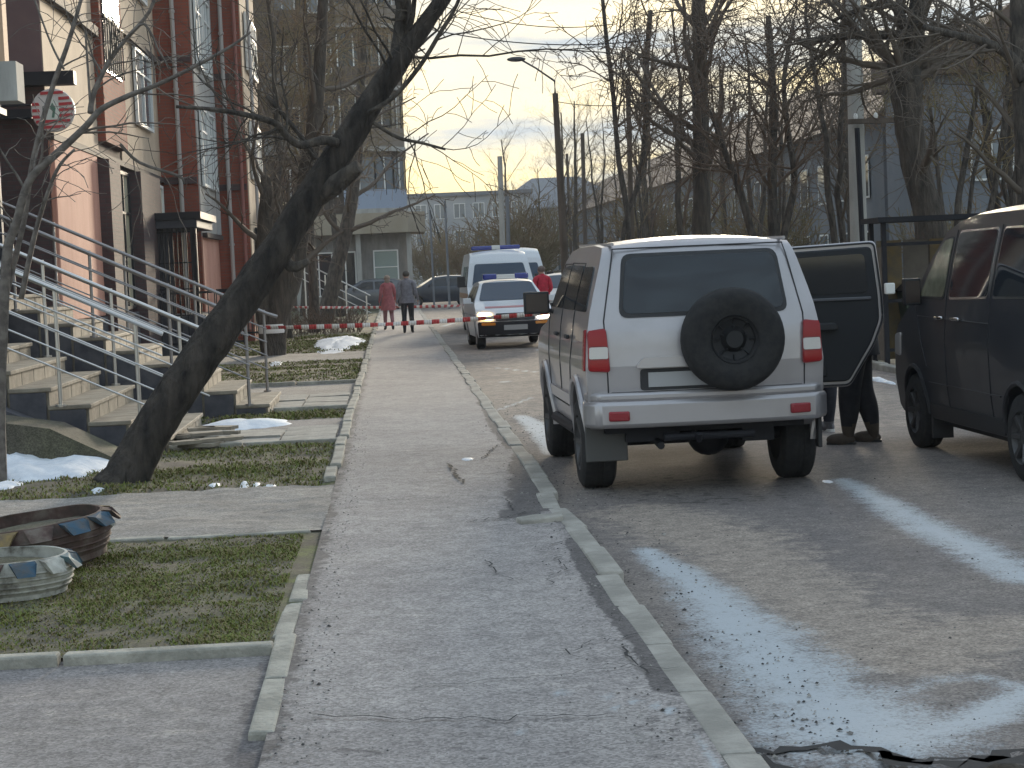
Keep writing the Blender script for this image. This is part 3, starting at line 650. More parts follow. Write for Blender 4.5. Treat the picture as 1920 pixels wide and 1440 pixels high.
# right-hand trees, the prominent ones first
px_tree('straight_tree', 'tall straight trunk rising just behind the silver off-roader roof', (1316, 545),
        [[(1316, 560, 40), (1316, 430, 36), (1315, 330, 33), (1314, 220, 30), (1312, 110, 28), (1310, 0, 26), (1308, -120, 22)]], 48, M_twig, 51, M_bark, 2.6, 22, z=-.01)
px_tree('crooked_tree', 'stout crooked trunk with a knotty swelling behind the garbage enclosure', (1752, 520),
        [[(1766, 570, 66), (1752, 480, 60), (1742, 410, 58), (1726, 350, 54), (1712, 290, 52), (1705, 230, 56), (1700, 170, 60), (1706, 120, 46), (1715, 70, 38), (1722, 0, 32), (1728, -90, 26)],
         [(1700, 160, 34), (1684, 130, 42), (1676, 112, 24)],
         [(1712, 75, 26), (1692, 40, 22), (1678, 12, 17), (1650, 6, 13), (1600, 22, 9), (1560, 40, 6)],
         [(1702, 66, 20), (1640, 66, 18), (1590, 66, 15), (1545, 72, 12), (1495, 78, 8)]], 31, M_twig, 61, M_bark, 1.7, 12, z=-.01)
px_tree('edge_tree', 'dark trunk at the edge of the picture with a limb arching over the brown minivan', (1930, 600),
        [[(1936, 640, 46), (1928, 480, 40), (1922, 330, 36), (1916, 180, 34), (1910, 60, 32), (1906, -80, 28)],
         [(1922, 150, 24), (1905, 118, 22), (1875, 92, 19), (1830, 74, 16), (1790, 66, 15), (1752, 56, 13), (1730, 50, 11)]], 26, M_twig, 71, M_barkd, 1.5, 12, z=-.01)
px_tree('twin_stem_tree', 'bare tree of two thin slanting stems between straight trunk and concrete pole', (1455, 520),
        [[(1452, 540, 22), (1450, 440, 20), (1448, 330, 18), (1450, 230, 16), (1448, 140, 13), (1440, 30, 10)], [(1458, 540, 18), (1470, 440, 15), (1490, 340, 13), (1478, 250, 11), (1470, 150, 9), (1488, 40, 7)],
         [(1440, 540, 17), (1408, 430, 15), (1385, 350, 14), (1365, 300, 12), (1340, 230, 9), (1325, 200, 6)]], 44, M_twig3, 81, M_barkd, 2.4, 18, z=-.01)
px_tree('thin_pole_tree', 'thin bare tree with pale upright stem left of the straight trunk', (1182, 540),
        [[(1186, 560, 12), (1176, 400, 11), (1160, 300, 10), (1150, 180, 9), (1138, 80, 8), (1128, -20, 7)], [(1160, 540, 9), (1172, 420, 9), (1200, 330, 10), (1212, 220, 12), (1212, 120, 11), (1220, 20, 9)]], 58, M_twig3, 91, M_barkd, 3.0, 16, z=-.01)
px_tree('multi_stem_tree', 'bush-like bare tree of thin stems fanning out beside the minivan roof', (1830, 540),
        [[(1800, 560, 14), (1795, 400, 13), (1810, 300, 11), (1830, 180, 9), (1850, 60, 7)], [(1815, 560, 14), (1862, 370, 12), (1880, 250, 10), (1892, 120, 8)], [(1790, 560, 10), (1765, 380, 9), (1752, 260, 7), (1740, 180, 6)], [(1805, 560, 9), (1825, 330, 8), (1858, 230, 7), (1840, 190, 5)]], 37, M_twig2, 101, M_barkd, 1.7, 9, z=-.01)
rr = random.Random(9)
GRP = 'bare trees in the belt along the right side of the street'
spots = [(9.4, 40, 3), (8.7, 53, 5), (11.6, 57, 3), (9.3, 61, 2), (12.0, 64, 5), (9.2, 70, 4), (14.5, 60, 0), (10.5, 78, 2), (13.0, 74, 1), (9.6, 88, 3), (11.5, 86, 5), (9.4, 98, 1), (12.3, 104, 2), (10.2, 112, 0), (13.2, 40, 5), (11.8, 37, 4), (10.0, 128, 2), (13.5, 125, 4), (8.6, 142, 0), (17.8, 74, 0)]
for k, (x, y_, p) in enumerate(spots):
    s = rr.uniform(.8, 1.05) * (1 if p != 1 else .9)
    tree_from(*PROTO[p], 'bare_tree', 'leafless tree among the crowded belt of bare trees right of the street', (x, y_, -.04), rr.uniform(0, 6.28), s, group=GRP)
# olive budding bushes further down the street
BP = dict(seg=(.3, .3, .25), wander=(.15, .2, .25), up=(.06, .05, .03), sides=(4, 3, 3), n=(1, 9, 6), t0=(.2, .15, .1), ref=(1, 1.6, .8), len=(3.2, 1.7, .8), ang=(18, 50), rmin=.014)
def bush_mesh(seed, n=22):
    mb = MB(); r2 = random.Random(seed)
    for _ in range(n):
        q = r2.uniform(0, 6.28); an = R(r2.uniform(5, 45)); d = Vector((math.cos(q) * math.sin(an), math.sin(q) * math.sin(an), math.cos(an)))
        branch(mb, r2, Vector((r2.gauss(0, .3), r2.gauss(0, .3), 0)), d, r2.uniform(2.2, 4), .035, 0, BP)
    return finish(mb.mesh('stems'), M_twig2, False)
BM = [bush_mesh(s) for s in (1, 2)]
for k, (x, y_, s) in enumerate([(6.9, 105, 1.1), (8.2, 118, 1.5), (12.5, 90, 1.3), (5.6, 132, 1.2), (13.9, 68, 1.0), (3.4, 150, 1.3), (15.0, 50, .7)]):
    b = thing('bush', 'loose olive bush of fine bare shoots under the tree belt on the right', 'bush', (x, y_, -.03), rr.uniform(0, 6), 'olive bushes under the tree belt'); b.scale = (s, s, s)
    o = bpy.data.objects.new('stems', BM[k % 2]); COL.objects.link(o); o.parent = b
# far wooded background reads as one mass
wb = MB(); r2 = random.Random(3)
for _ in range(55):
    x = r2.uniform(-16, 46); y_ = r2.uniform(150, 215); base = Vector((x, y_, -.1))
    pp = [base]; d = Vector((r2.gauss(0, .08), 0, 1)).normalized(); h = r2.uniform(3, 7)
    branch(wb, r2, base, d, h, .09, 0, dict(BP, rmin=.03, len=(3, 2.0, .9), n=(1, 8, 4), seg=(.8, .6, .5)))
o = wb.build('far_trees', M_twig2, None, smooth=False); tag(o, 'far off mass of bare trees at the end of the street', 'woods', kind='stuff')
# long-branched tree whose fine shoots hang over the sidewalk
WP = dict(STREET); WP.update(n=(1, 20, 9, 6), len=(10, 4.6, 2.0, .9), ang=(35, 75), up=(.01, .02, -.035, -.09), wander=(.05, .13, .16, .2), rmin=.0075, t0=(.35, .15, .1, .1))
a_, b_ = tree_meshes(29, WP, 12.5, .16, (.05, 0)); finish(a_, M_barkd); finish(b_, M_twig2)
tree_from(a_, b_, 'weeping_tree', 'tall bare tree on the left whose long fine shoots droop over the sidewalk', (-2.5, 60, .03), .6, 1.0)
tree_from(a_, b_, 'weeping_tree', 'farthest bare tree on the left with drooping shoots close to the tower corner', (-2.2, 80, .03), 2.4, 1.05)
# ------------------------------------------------------------------ brick apartment house on the left
AB = thing('apartment_building', 'long red brick and beige rendered apartment house with stepped bays on the left', 'building', (-8.5, 32.6, 0))
def wbox(x0, x1, y0, y1, z0, z1, name, m, parent=AB, bevel=0):
    mb = MB(); mb.span(x0, x1, y0, y1, z0, z1); return mb.build(name, m, parent, smooth=False, world=True, bevel=bevel)
def fx(px, X): return -X * FPX / (735 - px)         # distance at which the plane x = X is seen in image column px
TOP = 15.5
# (x of the street face, y from, y to): the bays step out towards the street
XA, XB, XC, XD = -6.5, -5.63, -4.7, -3.82
Y0, Y1, Y2, Y3, Y4 = 22.0, 32.6, 48.3, 52.9, 58.6
# cores
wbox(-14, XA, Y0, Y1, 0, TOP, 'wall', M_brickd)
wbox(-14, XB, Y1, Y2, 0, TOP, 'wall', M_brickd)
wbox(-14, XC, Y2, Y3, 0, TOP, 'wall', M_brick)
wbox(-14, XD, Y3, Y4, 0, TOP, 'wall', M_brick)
e = .012
M_ledge = mat('dark ledge tin', (.06, .045, .042), .8)
wbox(XA + .02, XB - .004, Y1 - .05, Y1 - .004, 5.35, TOP, 'facade_panel', M_plum)                # plum wall facing the camera over the porch beam
wbox(XB, XB + e, Y1, fx(205, XB), 4.35, TOP, 'facade_panel', M_beige)                   # beige upper wall
wbox(XB, XB + .10, Y1 + .05, fx(193, XB), 1.2, 4.25, 'facade_panel', M_salmon, bevel=.02)
wbox(XB, XB + .03, fx(246, XB), Y2, 4.35, TOP, 'facade_panel', M_beige)
wbox(XB, XB + .16, fx(206, XB), fx(246, XB), 4.6, TOP, 'facade_panel', M_brick)
wbox(XC, XC + .03, Y2 + .05, Y3, 1.0, 2.9, 'facade_panel', M_salmon)
wbox(XD, XD + .03, Y3 + .05, Y4, 0.5, TOP, 'facade_panel', M_beige)
wbox(XC, XC + .03, Y2 + .05, Y3, 2.9, TOP, 'facade_panel', mat('grey render', (.38, .36, .34), .85, c2=(.46, .44, .41), scale=1.5))
# plinth, sills and ledges running along the street faces
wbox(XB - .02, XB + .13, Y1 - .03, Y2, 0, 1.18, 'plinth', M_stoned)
wbox(XB, XB + .14, Y1, fx(205, XB), 6.62, 6.80, 'ledge', M_ledge)
wbox(XB, XB + .12, Y1, Y2 - .02, 4.25, 4.36, 'ledge', M_ledge)
for z in (7.2, 10.2, 13.2):
    wbox(XB + .03, XB + .16, fx(246, XB), Y2 - .05, z - .06, z + .05, 'ledge', M_ledge)
wbox(XC + .03, XC + .16, Y2 + .1, Y3 - .1, 2.86, 2.98, 'ledge', M_ledge)
# pilasters
for a, b, m, z1 in ((193, 214, M_brickd, 4.2), (253, 290, M_brickd, 4.2), (340, 346, M_brickd, 4.2)):
    if b > 315: continue
    wbox(XB, XB + .32, fx(a, XB), fx(b, XB), 0, z1, 'pilaster', m)
# black porch beam and a lower black beam under the porch
wbox(XA + .05, XB + .55, Y1 - .34, Y1 - .05, 5.12, 5.34, 'beam', M_black)
wbox(XA + .05, XB + .05, Y1 - .3, Y1 - .05, 4.6, 4.74, 'beam', M_black)
def window(x, y0, y1, z0, z1, glass, m=M_white, bars=2, parent=AB, d=.10, fw=.07, cross=True):
    """window in a street face (plane x): frame part with pane and bars beneath it"""
    mb = MB(); mb.span(x + .03, x + d, y0, y0 + fw, z0, z1); mb.span(x + .03, x + d, y1 - fw, y1, z0, z1); mb.span(x + .03, x + d, y0 + fw, y1 - fw, z1 - fw, z1); mb.span(x + .03, x + d, y0 + fw, y1 - fw, z0, z0 + fw)
    for k in range(1, bars + 1):
        yy = y0 + (y1 - y0) * k / (bars + 1); mb.span(x + .035, x + d - .01, yy - .03, yy + .03, z0 + fw, z1 - fw)
    if cross: zz = z0 + (z1 - z0) * .7; mb.span(x + .037, x + d - .012, y0 + fw, y1 - fw, zz - .025, zz + .025)
    w = mb.build('window', m, parent, smooth=False, world=True)
    p = MB(); p.span(x + .032, x + .05, y0 + fw * .5, y1 - fw * .5, z0 + fw * .5, z1 - fw * .5); p.build('pane', glass, w, smooth=False, world=True)
    return w
def window_y(y, x0, x1, z0, z1, glass, m=M_white, bars=1, parent=AB, d=.09, fw=.07, cross=False):
    mb = MB(); mb.span(x0, x0 + fw, y - d, y - .01, z0, z1); mb.span(x1 - fw, x1, y - d, y - .01, z0, z1); mb.span(x0 + fw, x1 - fw, y - d, y - .01, z1 - fw, z1); mb.span(x0 + fw, x1 - fw, y - d, y - .01, z0, z0 + fw)
    for k in range(1, bars + 1):
        xx = x0 + (x1 - x0) * k / (bars + 1); mb.span(xx - .03, xx + .03, y - d + .01, y - .012, z0 + fw, z1 - fw)
    if cross: zz = z0 + (z1 - z0) * .68; mb.span(x0 + fw, x1 - fw, y - d + .012, y - .014, zz - .025, zz + .025)
    w = mb.build('window', m, parent, smooth=False, world=True)
    p = MB(); p.span(x0 + fw * .5, x1 - fw * .5, y - .04, y - .02, z0 + fw * .5, z1 - fw * .5); p.build('pane', glass, w, smooth=False, world=True)
    return w
# ground floor shop windows with the sky reflection painted in, upper windows
window(XB, fx(216, XB), fx(251, XB), 1.25, 4.15, M_skyglass, M_black, 2)
window(XB, fx(291, XB), fx(313, XB), 1.6, 4.15, M_skyglass, M_white, 3)
for z in (5.35, 8.35, 11.35):
    window(XB + .03, fx(272, XB), fx(300, XB), z, z + 1.75, M_glassb, M_white, 1)
    window(XB + .0, fx(150, XB), fx(176, XB), z + 1.9, z + 3.2, M_glassd, M_white, 1)
    window(XC + .03, Y2 + .5, Y2 + 2.0, z - 1.2, z + .8, M_glassb, M_white, 1); window(XC + .03, Y2 + 2.5, Y3 - .4, z - 1.2, z + .8, M_glassb, M_white, 1)
    window(XD + .03, Y3 + 1.0, Y3 + 2.6, z - .8, z + .8, M_glassb, M_white, 1); window(XD + .03, Y3 + 3.2, Y4 - .8, z - .8, z + .8, M_glassd, M_white, 1)
window(XD + .03, Y3 + 1.2, Y4 - 1, 1.4, 3.2, M_glassd, M_black, 2)
# dark sheet standing in for loggia shade on the brick strip
wbox(XB + .161, XB + .19, fx(210, XB), fx(240, XB), 6.0, 8.6, 'loggia_shade', M_glassd)
for z in (7.05,):
    mb = MB(); mb.span(XB + .2, XB + .24, fx(208, XB), fx(243, XB), z, z + .05)
    for k in range(9): yy = fx(208, XB) + (fx(243, XB) - fx(208, XB)) * (k + .5) / 9; mb.span(XB + .205, XB + .235, yy - .015, yy + .015, z - 1.0, z)
    mb.build('balcony_rail', M_black, AB, smooth=False, world=True)
# projecting brick bays facing the camera: windows are absent, drainpipes run down the corners
def pipe(x, y, z0, z1, r_, m, name='downpipe'):
    mb = MB(); mb.tube([(x, y, z0), (x, y, z1)], r_, 8)
    z = z0 + .4
    while z < z1: mb.tube([(x, y, z), (x, y, z + .06)], r_ * 1.35, 8); z += 1.9
    return mb.build(name, m, AB, world=True)
M_pipe = mat('grey drainpipe', (.42, .38, .36), .5)
pipe(at(326, 100, Y2 - .12).x, Y2 - .12, .4, TOP, .055, M_pipe)
pipe(at(416, 100, Y3 - .12).x, Y3 - .12, .4, TOP, .055, M_pipe)
pipe(at(441, 100, Y3 - .12).x, Y3 - .12, .4, TOP, .05, mat('red brown pipe', (.28, .10, .08), .5))
pipe(at(468, 100, Y3 - .12).x, Y3 - .12, .4, TOP, .045, M_pipe)
wbox(at(388, 100, Y3).x, XC + .12, Y3 - .32, Y3 - .01, 3.0, TOP, 'corner_strip', mat('pale strip', (.45, .44, .44), .8))
for z in (4.2, 7.2, 10.2): # brick relief bands
    wbox(XB + .1, XC - .02, Y2 - .07, Y2 - .004, z, z + .16, 'brick_band', M_brickd)
    wbox(XC + .1, XD - .02, Y3 - .07, Y3 - .004, z, z + .16, 'brick_band', M_brickd)
wbox(-14.3, XA + .3, Y0 - .2, Y1, TOP, TOP + .4, 'roof', M_roofb); wbox(-14.3, XB + .3, Y1, Y2, TOP, TOP + .4, 'roof', M_roofb); wbox(-14.3, XD + .3, Y2, Y4 + .3, TOP, TOP + .4, 'roof', M_roofb)
# glazed vestibule of the near entrance and its canopy
vx0, vx1, vy0, vy1 = -6.49, -5.0, 23.2, 25.3
wbox(vx0, vx1 - .1, vy0 + .1, vy1 - .1, 1.3, 3.98, 'vestibule_glass', M_glassd)
for (x, y_) in ((vx1 - .05, vy0 + .05), (vx1 - .05, vy1 - .05), (vx1 - .05, (vy0 + vy1) / 2), (vx0 + .3, vy0 + .05)):
    wbox(x - .06, x + .06, y_ - .06, y_ + .06, 1.3, 4.0, 'vestibule_post', M_dkgrey)
for zz in (1.3, 2.3, 3.4): wbox(vx1 - .085, vx1 - .02, vy0 + .12, vy1 - .12, zz, zz + .08, 'vestibule_rail', M_dkgrey)
mb = MB(); mb.span(-6.48, -4.95, 22.6, 25.4, 4.12, 4.34); mb.build('canopy', M_stoned, AB, smooth=False, world=True)
mb = MB(); mb.span(-5.01, -4.9, 22.5, 25.5, 4.04, 4.12); mb.span(-4.96, -4.92, 22.5, 25.5, 4.34, 4.44); mb.span(-6.4, -5.05, 22.5, 22.58, 4.04, 4.12); mb.build('canopy_edge', M_black, AB, smooth=False, world=True)
wbox(at(8, 50, 23).x - .10, at(8, 50, 23).x + .06, 22.6, 22.85, 4.4, 8, 'porch_column', mat('ochre column', (.50, .33, .22), .8))
wbox(at(8, 50, 23).x - .22, at(8, 50, 23).x + .2, 22.5, 22.95, 3.95, 4.4, 'column_capital', M_conc)
# second entrance canopy with its grille door
cy0, cy1 = 44.2, 48.0
cx = XB + 1.25
wbox(XB + .02, cx, cy0, cy1, 3.00, 3.20, 'entrance_canopy', M_dkgrey, bevel=.02)
wbox(XB + .0, cx + .1, cy0 - .08, cy1, 3.2, 3.36, 'entrance_canopy', M_black)
mb = MB()
for k in range(12):
    x = XB + .04 + k * (cx - XB - .1) / 11; mb.span(x - .012, x + .012, cy0 + .1, cy0 + .125, 1.0, 3.0)
for z in (1.0, 1.6, 2.2, 2.9): mb.span(XB + .03, cx - .05, cy0 + .128, cy0 + .15, z, z + .03)
mb.build('entrance_grille', M_black, AB, smooth=False, world=True)
for x in (XB + .25, cx - .1): wbox(x - .06, x + .06, cy0 + .16, cy0 + .28, .5, 3.0, 'entrance_post', M_black)
wbox(XB + .03, XB + .6, cy0 + .6, cy0 + .7, 1.0, 3.0, 'entrance_door', M_dkgrey)
wbox(XB, cx + .1, cy0, cy1, 0, 1.0, 'entrance_steps', M_stoned)
# dark ground-floor railings / basement rails seen through the staircases
for (yy, x0, x1) in ((50.5, -4.6, -3.3), (44.0, XB + .2, XB + 2.2)):
    mb = MB()
    for k in range(14): x = x0 + (x1 - x0) * k / 13; mb.span(x - .012, x + .012, yy, yy + .02, .3, 1.5)
    mb.span(x0, x1, yy - .01, yy + .03, 1.5, 1.55); mb.span(x0, x1, yy - .01, yy + .03, .35, .4)
    mb.build('area_railing', M_black, AB, smooth=False, world=True)
# small awning box, the low sun on it put into its cream colour
b1 = at(530, 393, 57); wbox(b1.x - .38, b1.x + .34, 56.7, 57.2, b1.z - .22, b1.z + .2, 'awning_box', mat('cream box painted sunlit', (.68, .58, .45), .7), bevel=.03)

# round shop sign, red and white
g = at(100, 207, 31.2)
SG = thing('shop_sign', 'round red and white striped shop sign hanging beside the near entrance', 'sign', g)
mb = MB(); mb.lathe([(0, -.05), (.335, -.05), (.345, -.03), (.345, .03), (.335, .05), (0, .05)], 'y', 36); mb.build('sign_disc', mat('sign white', (.72, .66, .62), .5), SG)
mr = mat('sign red', (.52, .045, .05), .5)
mb = MB()
for k in range(7):                                            # horizontal red stripes right half, bars across below
    z = .27 - k * .09; hw = math.sqrt(max(.01, .325 ** 2 - z ** 2)); x0 = .10 if -.16 < z < .2 else -hw
    mb.prism([(x0, z - .024), (hw, z - .012), (hw * .98, z + .03), (x0, z + .024)], -.066, -.051, 'y')
for z in (.1, -.0, -.1): mb.prism([(-.32, z - .024), (-.2, z - .024), (-.22, z + .024), (-.32, z + .024)], -.066, -.051, 'y')
mb.build('stripe', mr, SG, smooth=False)
mb = MB(); mb.prism([(-.17, -.15), (.06, -.15), (.12, -.02), (.08, .12), (-.02, .2), (-.1, .12), (-.16, .02)], -.064, -.0515, 'y'); mb.build('emblem', mat('sign cream', (.78, .78, .70), .5), SG, smooth=False)
mb = MB(); mb.prism([(-.02, -.12), (.02, -.12), (.05, .03), (.0, .12), (-.04, .05), (.0, -.02)], -.070, -.0645, 'y'); mb.build('emblem_mark', mat('sign green', (.12, .22, .16), .5), SG, smooth=False)
mb = MB(); mb.tube([(-.34, 0, .1), (-.95, 0, .1)], .02, 6); mb.tube([(-.34, 0, -.1), (-.95, 0, -.1)], .02, 6); mb.build('bracket', M_black, SG)

# ------------------------------------------------------------------ staircases with steel railings
def staircase(label, xb, y0, y1, n, tread=.40, rise=.19):
    t = thing('staircase', label, 'stairs', (xb, (y0 + y1) / 2, 0))
    hy = (y1 - y0) / 2
    for i in range(n):
        x = -i * tread; z = rise * (i + 1); w = tread if i < n - 1 else 2.2
        mb = MB(); mb.span(x - w, x, -hy, hy, 0.0, z - .045); mb.build('riser', M_stone, t, smooth=False)
        mb = MB(); mb.span(x - w - .02, x + .025, -hy - .02, hy + .02, z - .045, z); mb.build('tread', M_stone, t, smooth=False, bevel=.008)
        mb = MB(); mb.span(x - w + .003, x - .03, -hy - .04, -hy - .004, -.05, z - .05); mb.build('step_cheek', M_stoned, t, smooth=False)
        tiles = max(2, int((y1 - y0) / .6))
        mb = MB()
        for k in range(1, tiles): yy = -hy + (y1 - y0) * k / tiles; mb.span(x - .001, x + .0025, yy - .004, yy + .004, z - rise + .002, z - .05)
        mb.build('tile_joint', M_crack, t, smooth=False)
    return t
ST1 = staircase('nearer beige tiled staircase climbing to the shop entrance behind the leaning tree', -2.4, 20.1, 23.5, 8)
ST2 = staircase('farther beige tiled staircase right behind the leaning trunk with a free end post', -1.66, 24.6, 27.1, 9)
def railing(label, xb, y, n_posts, x_first, step, htop, slope=.475, tread=.40, rise=.19, ext=.7, mids=4, base_x=-2.4, m=M_steel, x_end=-6.2, group=None, hook=False):
    """sloping steel railing along x in the plane y; htop is its height over the step line"""
    t = thing('stair_railing', label, 'railing', (x_first, y, 0), 0, group)
    def zl(x): return (base_x - x) * slope + rise * .6
    def zstep(x): return max(0.0, rise * (math.floor((base_x - x) / tread) + 1)) if x < base_x else .03
    for k in range(n_posts):
        x = x_first - k * step
        mb = MB(); mb.tube([(x, y, zstep(x) - .01), (x, y, zl(x) + htop + .03)], .021, 10); mb.tube([(x, y, zstep(x)), (x, y, zstep(x) + .02)], .055, 10); mb.build('post', m, t, world=True)
    xa = x_first + ext
    def rail(h, r_, nm, x0, hk=False):
        pts = [(x0, y - .035, zl(x0) + h), (x_end, y - .035, zl(x_end) + h)]
        if hk: pts = [(x0 + .14, y - .035, zl(x0) + h - .05)] + pts
        mb = MB(); mb.tube(pts, r_, 8); mb.build(nm, m, t, world=True)
    rail(htop, .024, 'handrail', xa, hook)
    for j in range(mids): rail(htop * (.80 - j * .17), .010, 'rail', xa - .02)
    return t
railing('near steel railing of the nearer staircase, brightest in the light', -2.4, 19.95, 4, -2.66, .8, 1.16, x_end=-6.0, ext=.28)
railing('far steel railing of the nearer staircase', -2.4, 23.6, 4, -2.62, .8, 1.12, x_end=-6.2, ext=.35)
railing('near steel railing of the farther staircase', -1.66, 24.45, 5, -1.88, .95, 1.08, base_x=-1.66, x_end=-6.2, ext=.05, m=mat('grey steel', (.30, .285, .285), .4, .85))
railing('far steel railing of the farther staircase ending in a tall post by the tape', -1.66, 27.2, 5, -1.83, .95, 1.12, base_x=-1.66, x_end=-6.2, ext=.05, m=mat('grey steel', (.30, .285, .285), .4, .85), hook=True)
# sloping dark flank beside the nearer staircase and the earth bank under it
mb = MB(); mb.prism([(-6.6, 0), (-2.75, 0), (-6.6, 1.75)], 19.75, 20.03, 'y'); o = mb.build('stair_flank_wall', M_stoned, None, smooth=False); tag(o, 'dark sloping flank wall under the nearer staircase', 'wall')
mb = MB(); mb.prism([(-6.4, 0), (-2.6, 0), (-3.4, .42), (-6.4, .95)], 18.9, 19.74, 'y'); o = mb.build('earth_bank', M_soil, None, smooth=False); tag(o, kind='structure')
# third stair railing far along the street
g = G(600, 640)
t = thing('stair_railing', 'distant grey stair railing on the left beyond the tape', 'railing', (-2.2, 72, 0))
for k in range(4):
    x = -1.0 - k * .75; mb = MB(); mb.tube([(x, 72, 0), (x, 72, .95 + k * .42)], .03, 6); mb.build('post', M_steel, t, world=True)
for h in (.95, .6, .3):
    mb = MB(); mb.tube([(-.85, 72, h), (-4.2, 72, h + 1.85)], .03 if h > .9 else .018, 6); mb.build('rail', M_steel, t, world=True)
# paving slabs in front of the farther staircase
pv = bpy.data.objects.new('paving', None); COL.objects.link(pv); tag(pv, kind='structure')
sm = MB(); sm.box((0, 0, 0), (.58, .58, .06)); sme = sm.mesh('paving_slab'); sme.materials.append(M_kerb)
r2 = random.Random(4)
for i in range(3):
    for j in range(5):
        o = bpy.data.objects.new('paving_slab', sme); COL.objects.link(o); o.parent = pv; o.location = (-.98 - i * .6, 25.4 + j * .6, .035 + r2.uniform(-.006, .012)); o.rotation_euler = (r2.gauss(0, .01), r2.gauss(0, .01), r2.gauss(0, .01))
for i in range(4):
    for j in range(3):
        o = bpy.data.objects.new('paving_slab', sme); COL.objects.link(o); o.parent = pv; o.location = (-.98 - i * .6, 20.7 + j * .6, .03 + r2.uniform(-.006, .012)); o.rotation_euler = (r2.gauss(0, .012), r2.gauss(0, .012), r2.gauss(0, .01))
# heap of broken boards and dry stalks at the foot of the stairs
RB = thing('rubble_heap', 'low heap of pale broken slabs and dry stalks right of the leaning trunk foot', 'rubble', (-2.15, 20.6, .04))
for k in range(16):
    mb = MB(); a = r2.uniform(-.5, .5); mb.box((r2.gauss(0, .2), r2.gauss(0, .3), .03 + .02 * (k % 6)), (r2.uniform(.25, .6), r2.uniform(.08, .2), .035), rz=a); mb.build('slab_piece', M_stone, RB, smooth=False)

# ------------------------------------------------------------------ tower block ahead on the left
TB = thing('tower_block', 'tall brown apartment tower with rounded balcony corner at the end of the sidewalk', 'building', (-5, 100, 0))
def tbox(*a, **k): return wbox(*a[:6], a[6], a[7], parent=TB, **k)
TY = 97.0
tbox(-22, -2.2, TY, TY + 24, 0, 34, 'wall', M_tower)
bay = [(-2.2 + 3.1 * math.cos(R(a)) * 1.0, TY + 3.2 - 3.9 * math.sin(R(a))) for a in range(-20, 181, 20)]
bay = [(max(-2.6, p[0] if p[0] > -2.2 else -2.2), p[1]) for p in bay]
bay = [(-2.21, TY - 1.3), (-.6, TY - 1.3), (.35, TY - .8), (.95, TY + .3), (1.0, TY + 6), (-2.21, TY + 6)]
bay = bay[::-1]
def bayp(off): 
    return [(-2.195, TY + 6), (1.0 + off, TY + 6), (.95 + off, TY + .3 - off * .3), (.35 + off * .7, TY - .8 - off * .7), (-.6 + off * .1, TY - 1.3 - off), (-2.195, TY - 1.3 - off)]
mb = MB(); mb.prism(bayp(-.25), 0, 33.5); mb.build('bay_wall', M_tower, TB, smooth=False, world=True)
rr = random.Random(2)
for k in range(9):
    z = 4.75 + 3.05 * k
    mb = MB(); mb.prism(bayp(0.02), z, z + .22); mb.build('balcony_slab', M_conc, TB, smooth=False, world=True)
    mb = MB(); mb.prism(bayp(-.02), z + .22, z + 1.15); mb.build('balcony_parapet', [mat('blue white parapet', (.30, .36, .47), .6), M_tower, mat('tan parapet', (.20, .165, .135), .8)][0 if k == 0 else 1 + (k % 2)], TB, smooth=False, world=True)
    mb = MB(); mb.prism(bayp(-.10), z + 1.15, z + 2.75); mb.build('balcony_glazing', M_glassb if k < 1 else M_glassd, TB, smooth=False, world=True)
    P = bayp(-.06)
    mb = MB()
    for a, b in zip(P[1:-1], P[2:]):
        n = max(2, int(math.hypot(a[0] - b[0], a[1] - b[1]) / .55))
        for j in range(n + 1): x, y_ = a[0] + (b[0] - a[0]) * j / n, a[1] + (b[1] - a[1]) * j / n; mb.span(x - .035, x + .035, y_ - .035, y_ + .035, z + 1.15, z + 2.75)
    mb.build('balcony_mullion', M_white, TB, smooth=False, world=True)
    for x0, x1 in ((-3.6, -2.5), (-5.5, -4.2), (-7.8, -6.4), (-10, -8.7), (-12.5, -11.2)):
        window_y(TY, x0, x1, z + .9, z + 2.4, M_glassb if rr.random() < .5 else M_glassd, M_white, 1, TB, d=.12)
        if x0 in (-5.5, -10):
            mb = MB(); mb.span(x0 - .5, x1 + .5, TY - .95, TY - .15, z - .05, z + .1); mb.span(x0 - .5, x1 + .5, TY - .95, TY - .88, z + .1, z + 1.0); mb.build('balcony', M_tower if rr.random() < .5 else M_concd, TB, smooth=False, world=True)
# ground floor: canopy slab and shop windows
mb = MB(); mb.prism([(-5.2, TY - .2), (-5.2, TY - 2.2), (.9, TY - 2.4), (1.75, TY - 1.4), (1.75, TY + 5), (-2, TY + 5)], 3.72, 4.72); mb.build('ground_floor_canopy', mat('ochre fascia', (.33, .28, .21), .85, c2=(.37, .32, .25), scale=1), TB, smooth=False, world=True)
for x in (-4.6, -1.6, .9): tbox(x - .12, x + .12, TY - 1.9, TY - 1.66, 0, 3.72, 'canopy_column', M_conc)
for x0, x1, gl in ((-4.3, -2.9, M_glassd), (-2.8, -1.75, M_glassd), (.0, .0, None)):
    if gl: window_y(TY - 1.35, x0, x1, .7, 2.9, gl, M_white, 1, TB)
mb = MB(); mb.span(-4.6, .9, TY - 1.32, TY - 1.0, 0, 3.7); mb.build('shop_wall', M_concd, TB, smooth=False, world=True)
window_y(TY - 1.36, -.9, .35, .25, 2.9, mat('pale green glass', (.20, .27, .26), .15, spec=.8), M_white, 0, TB, cross=True)

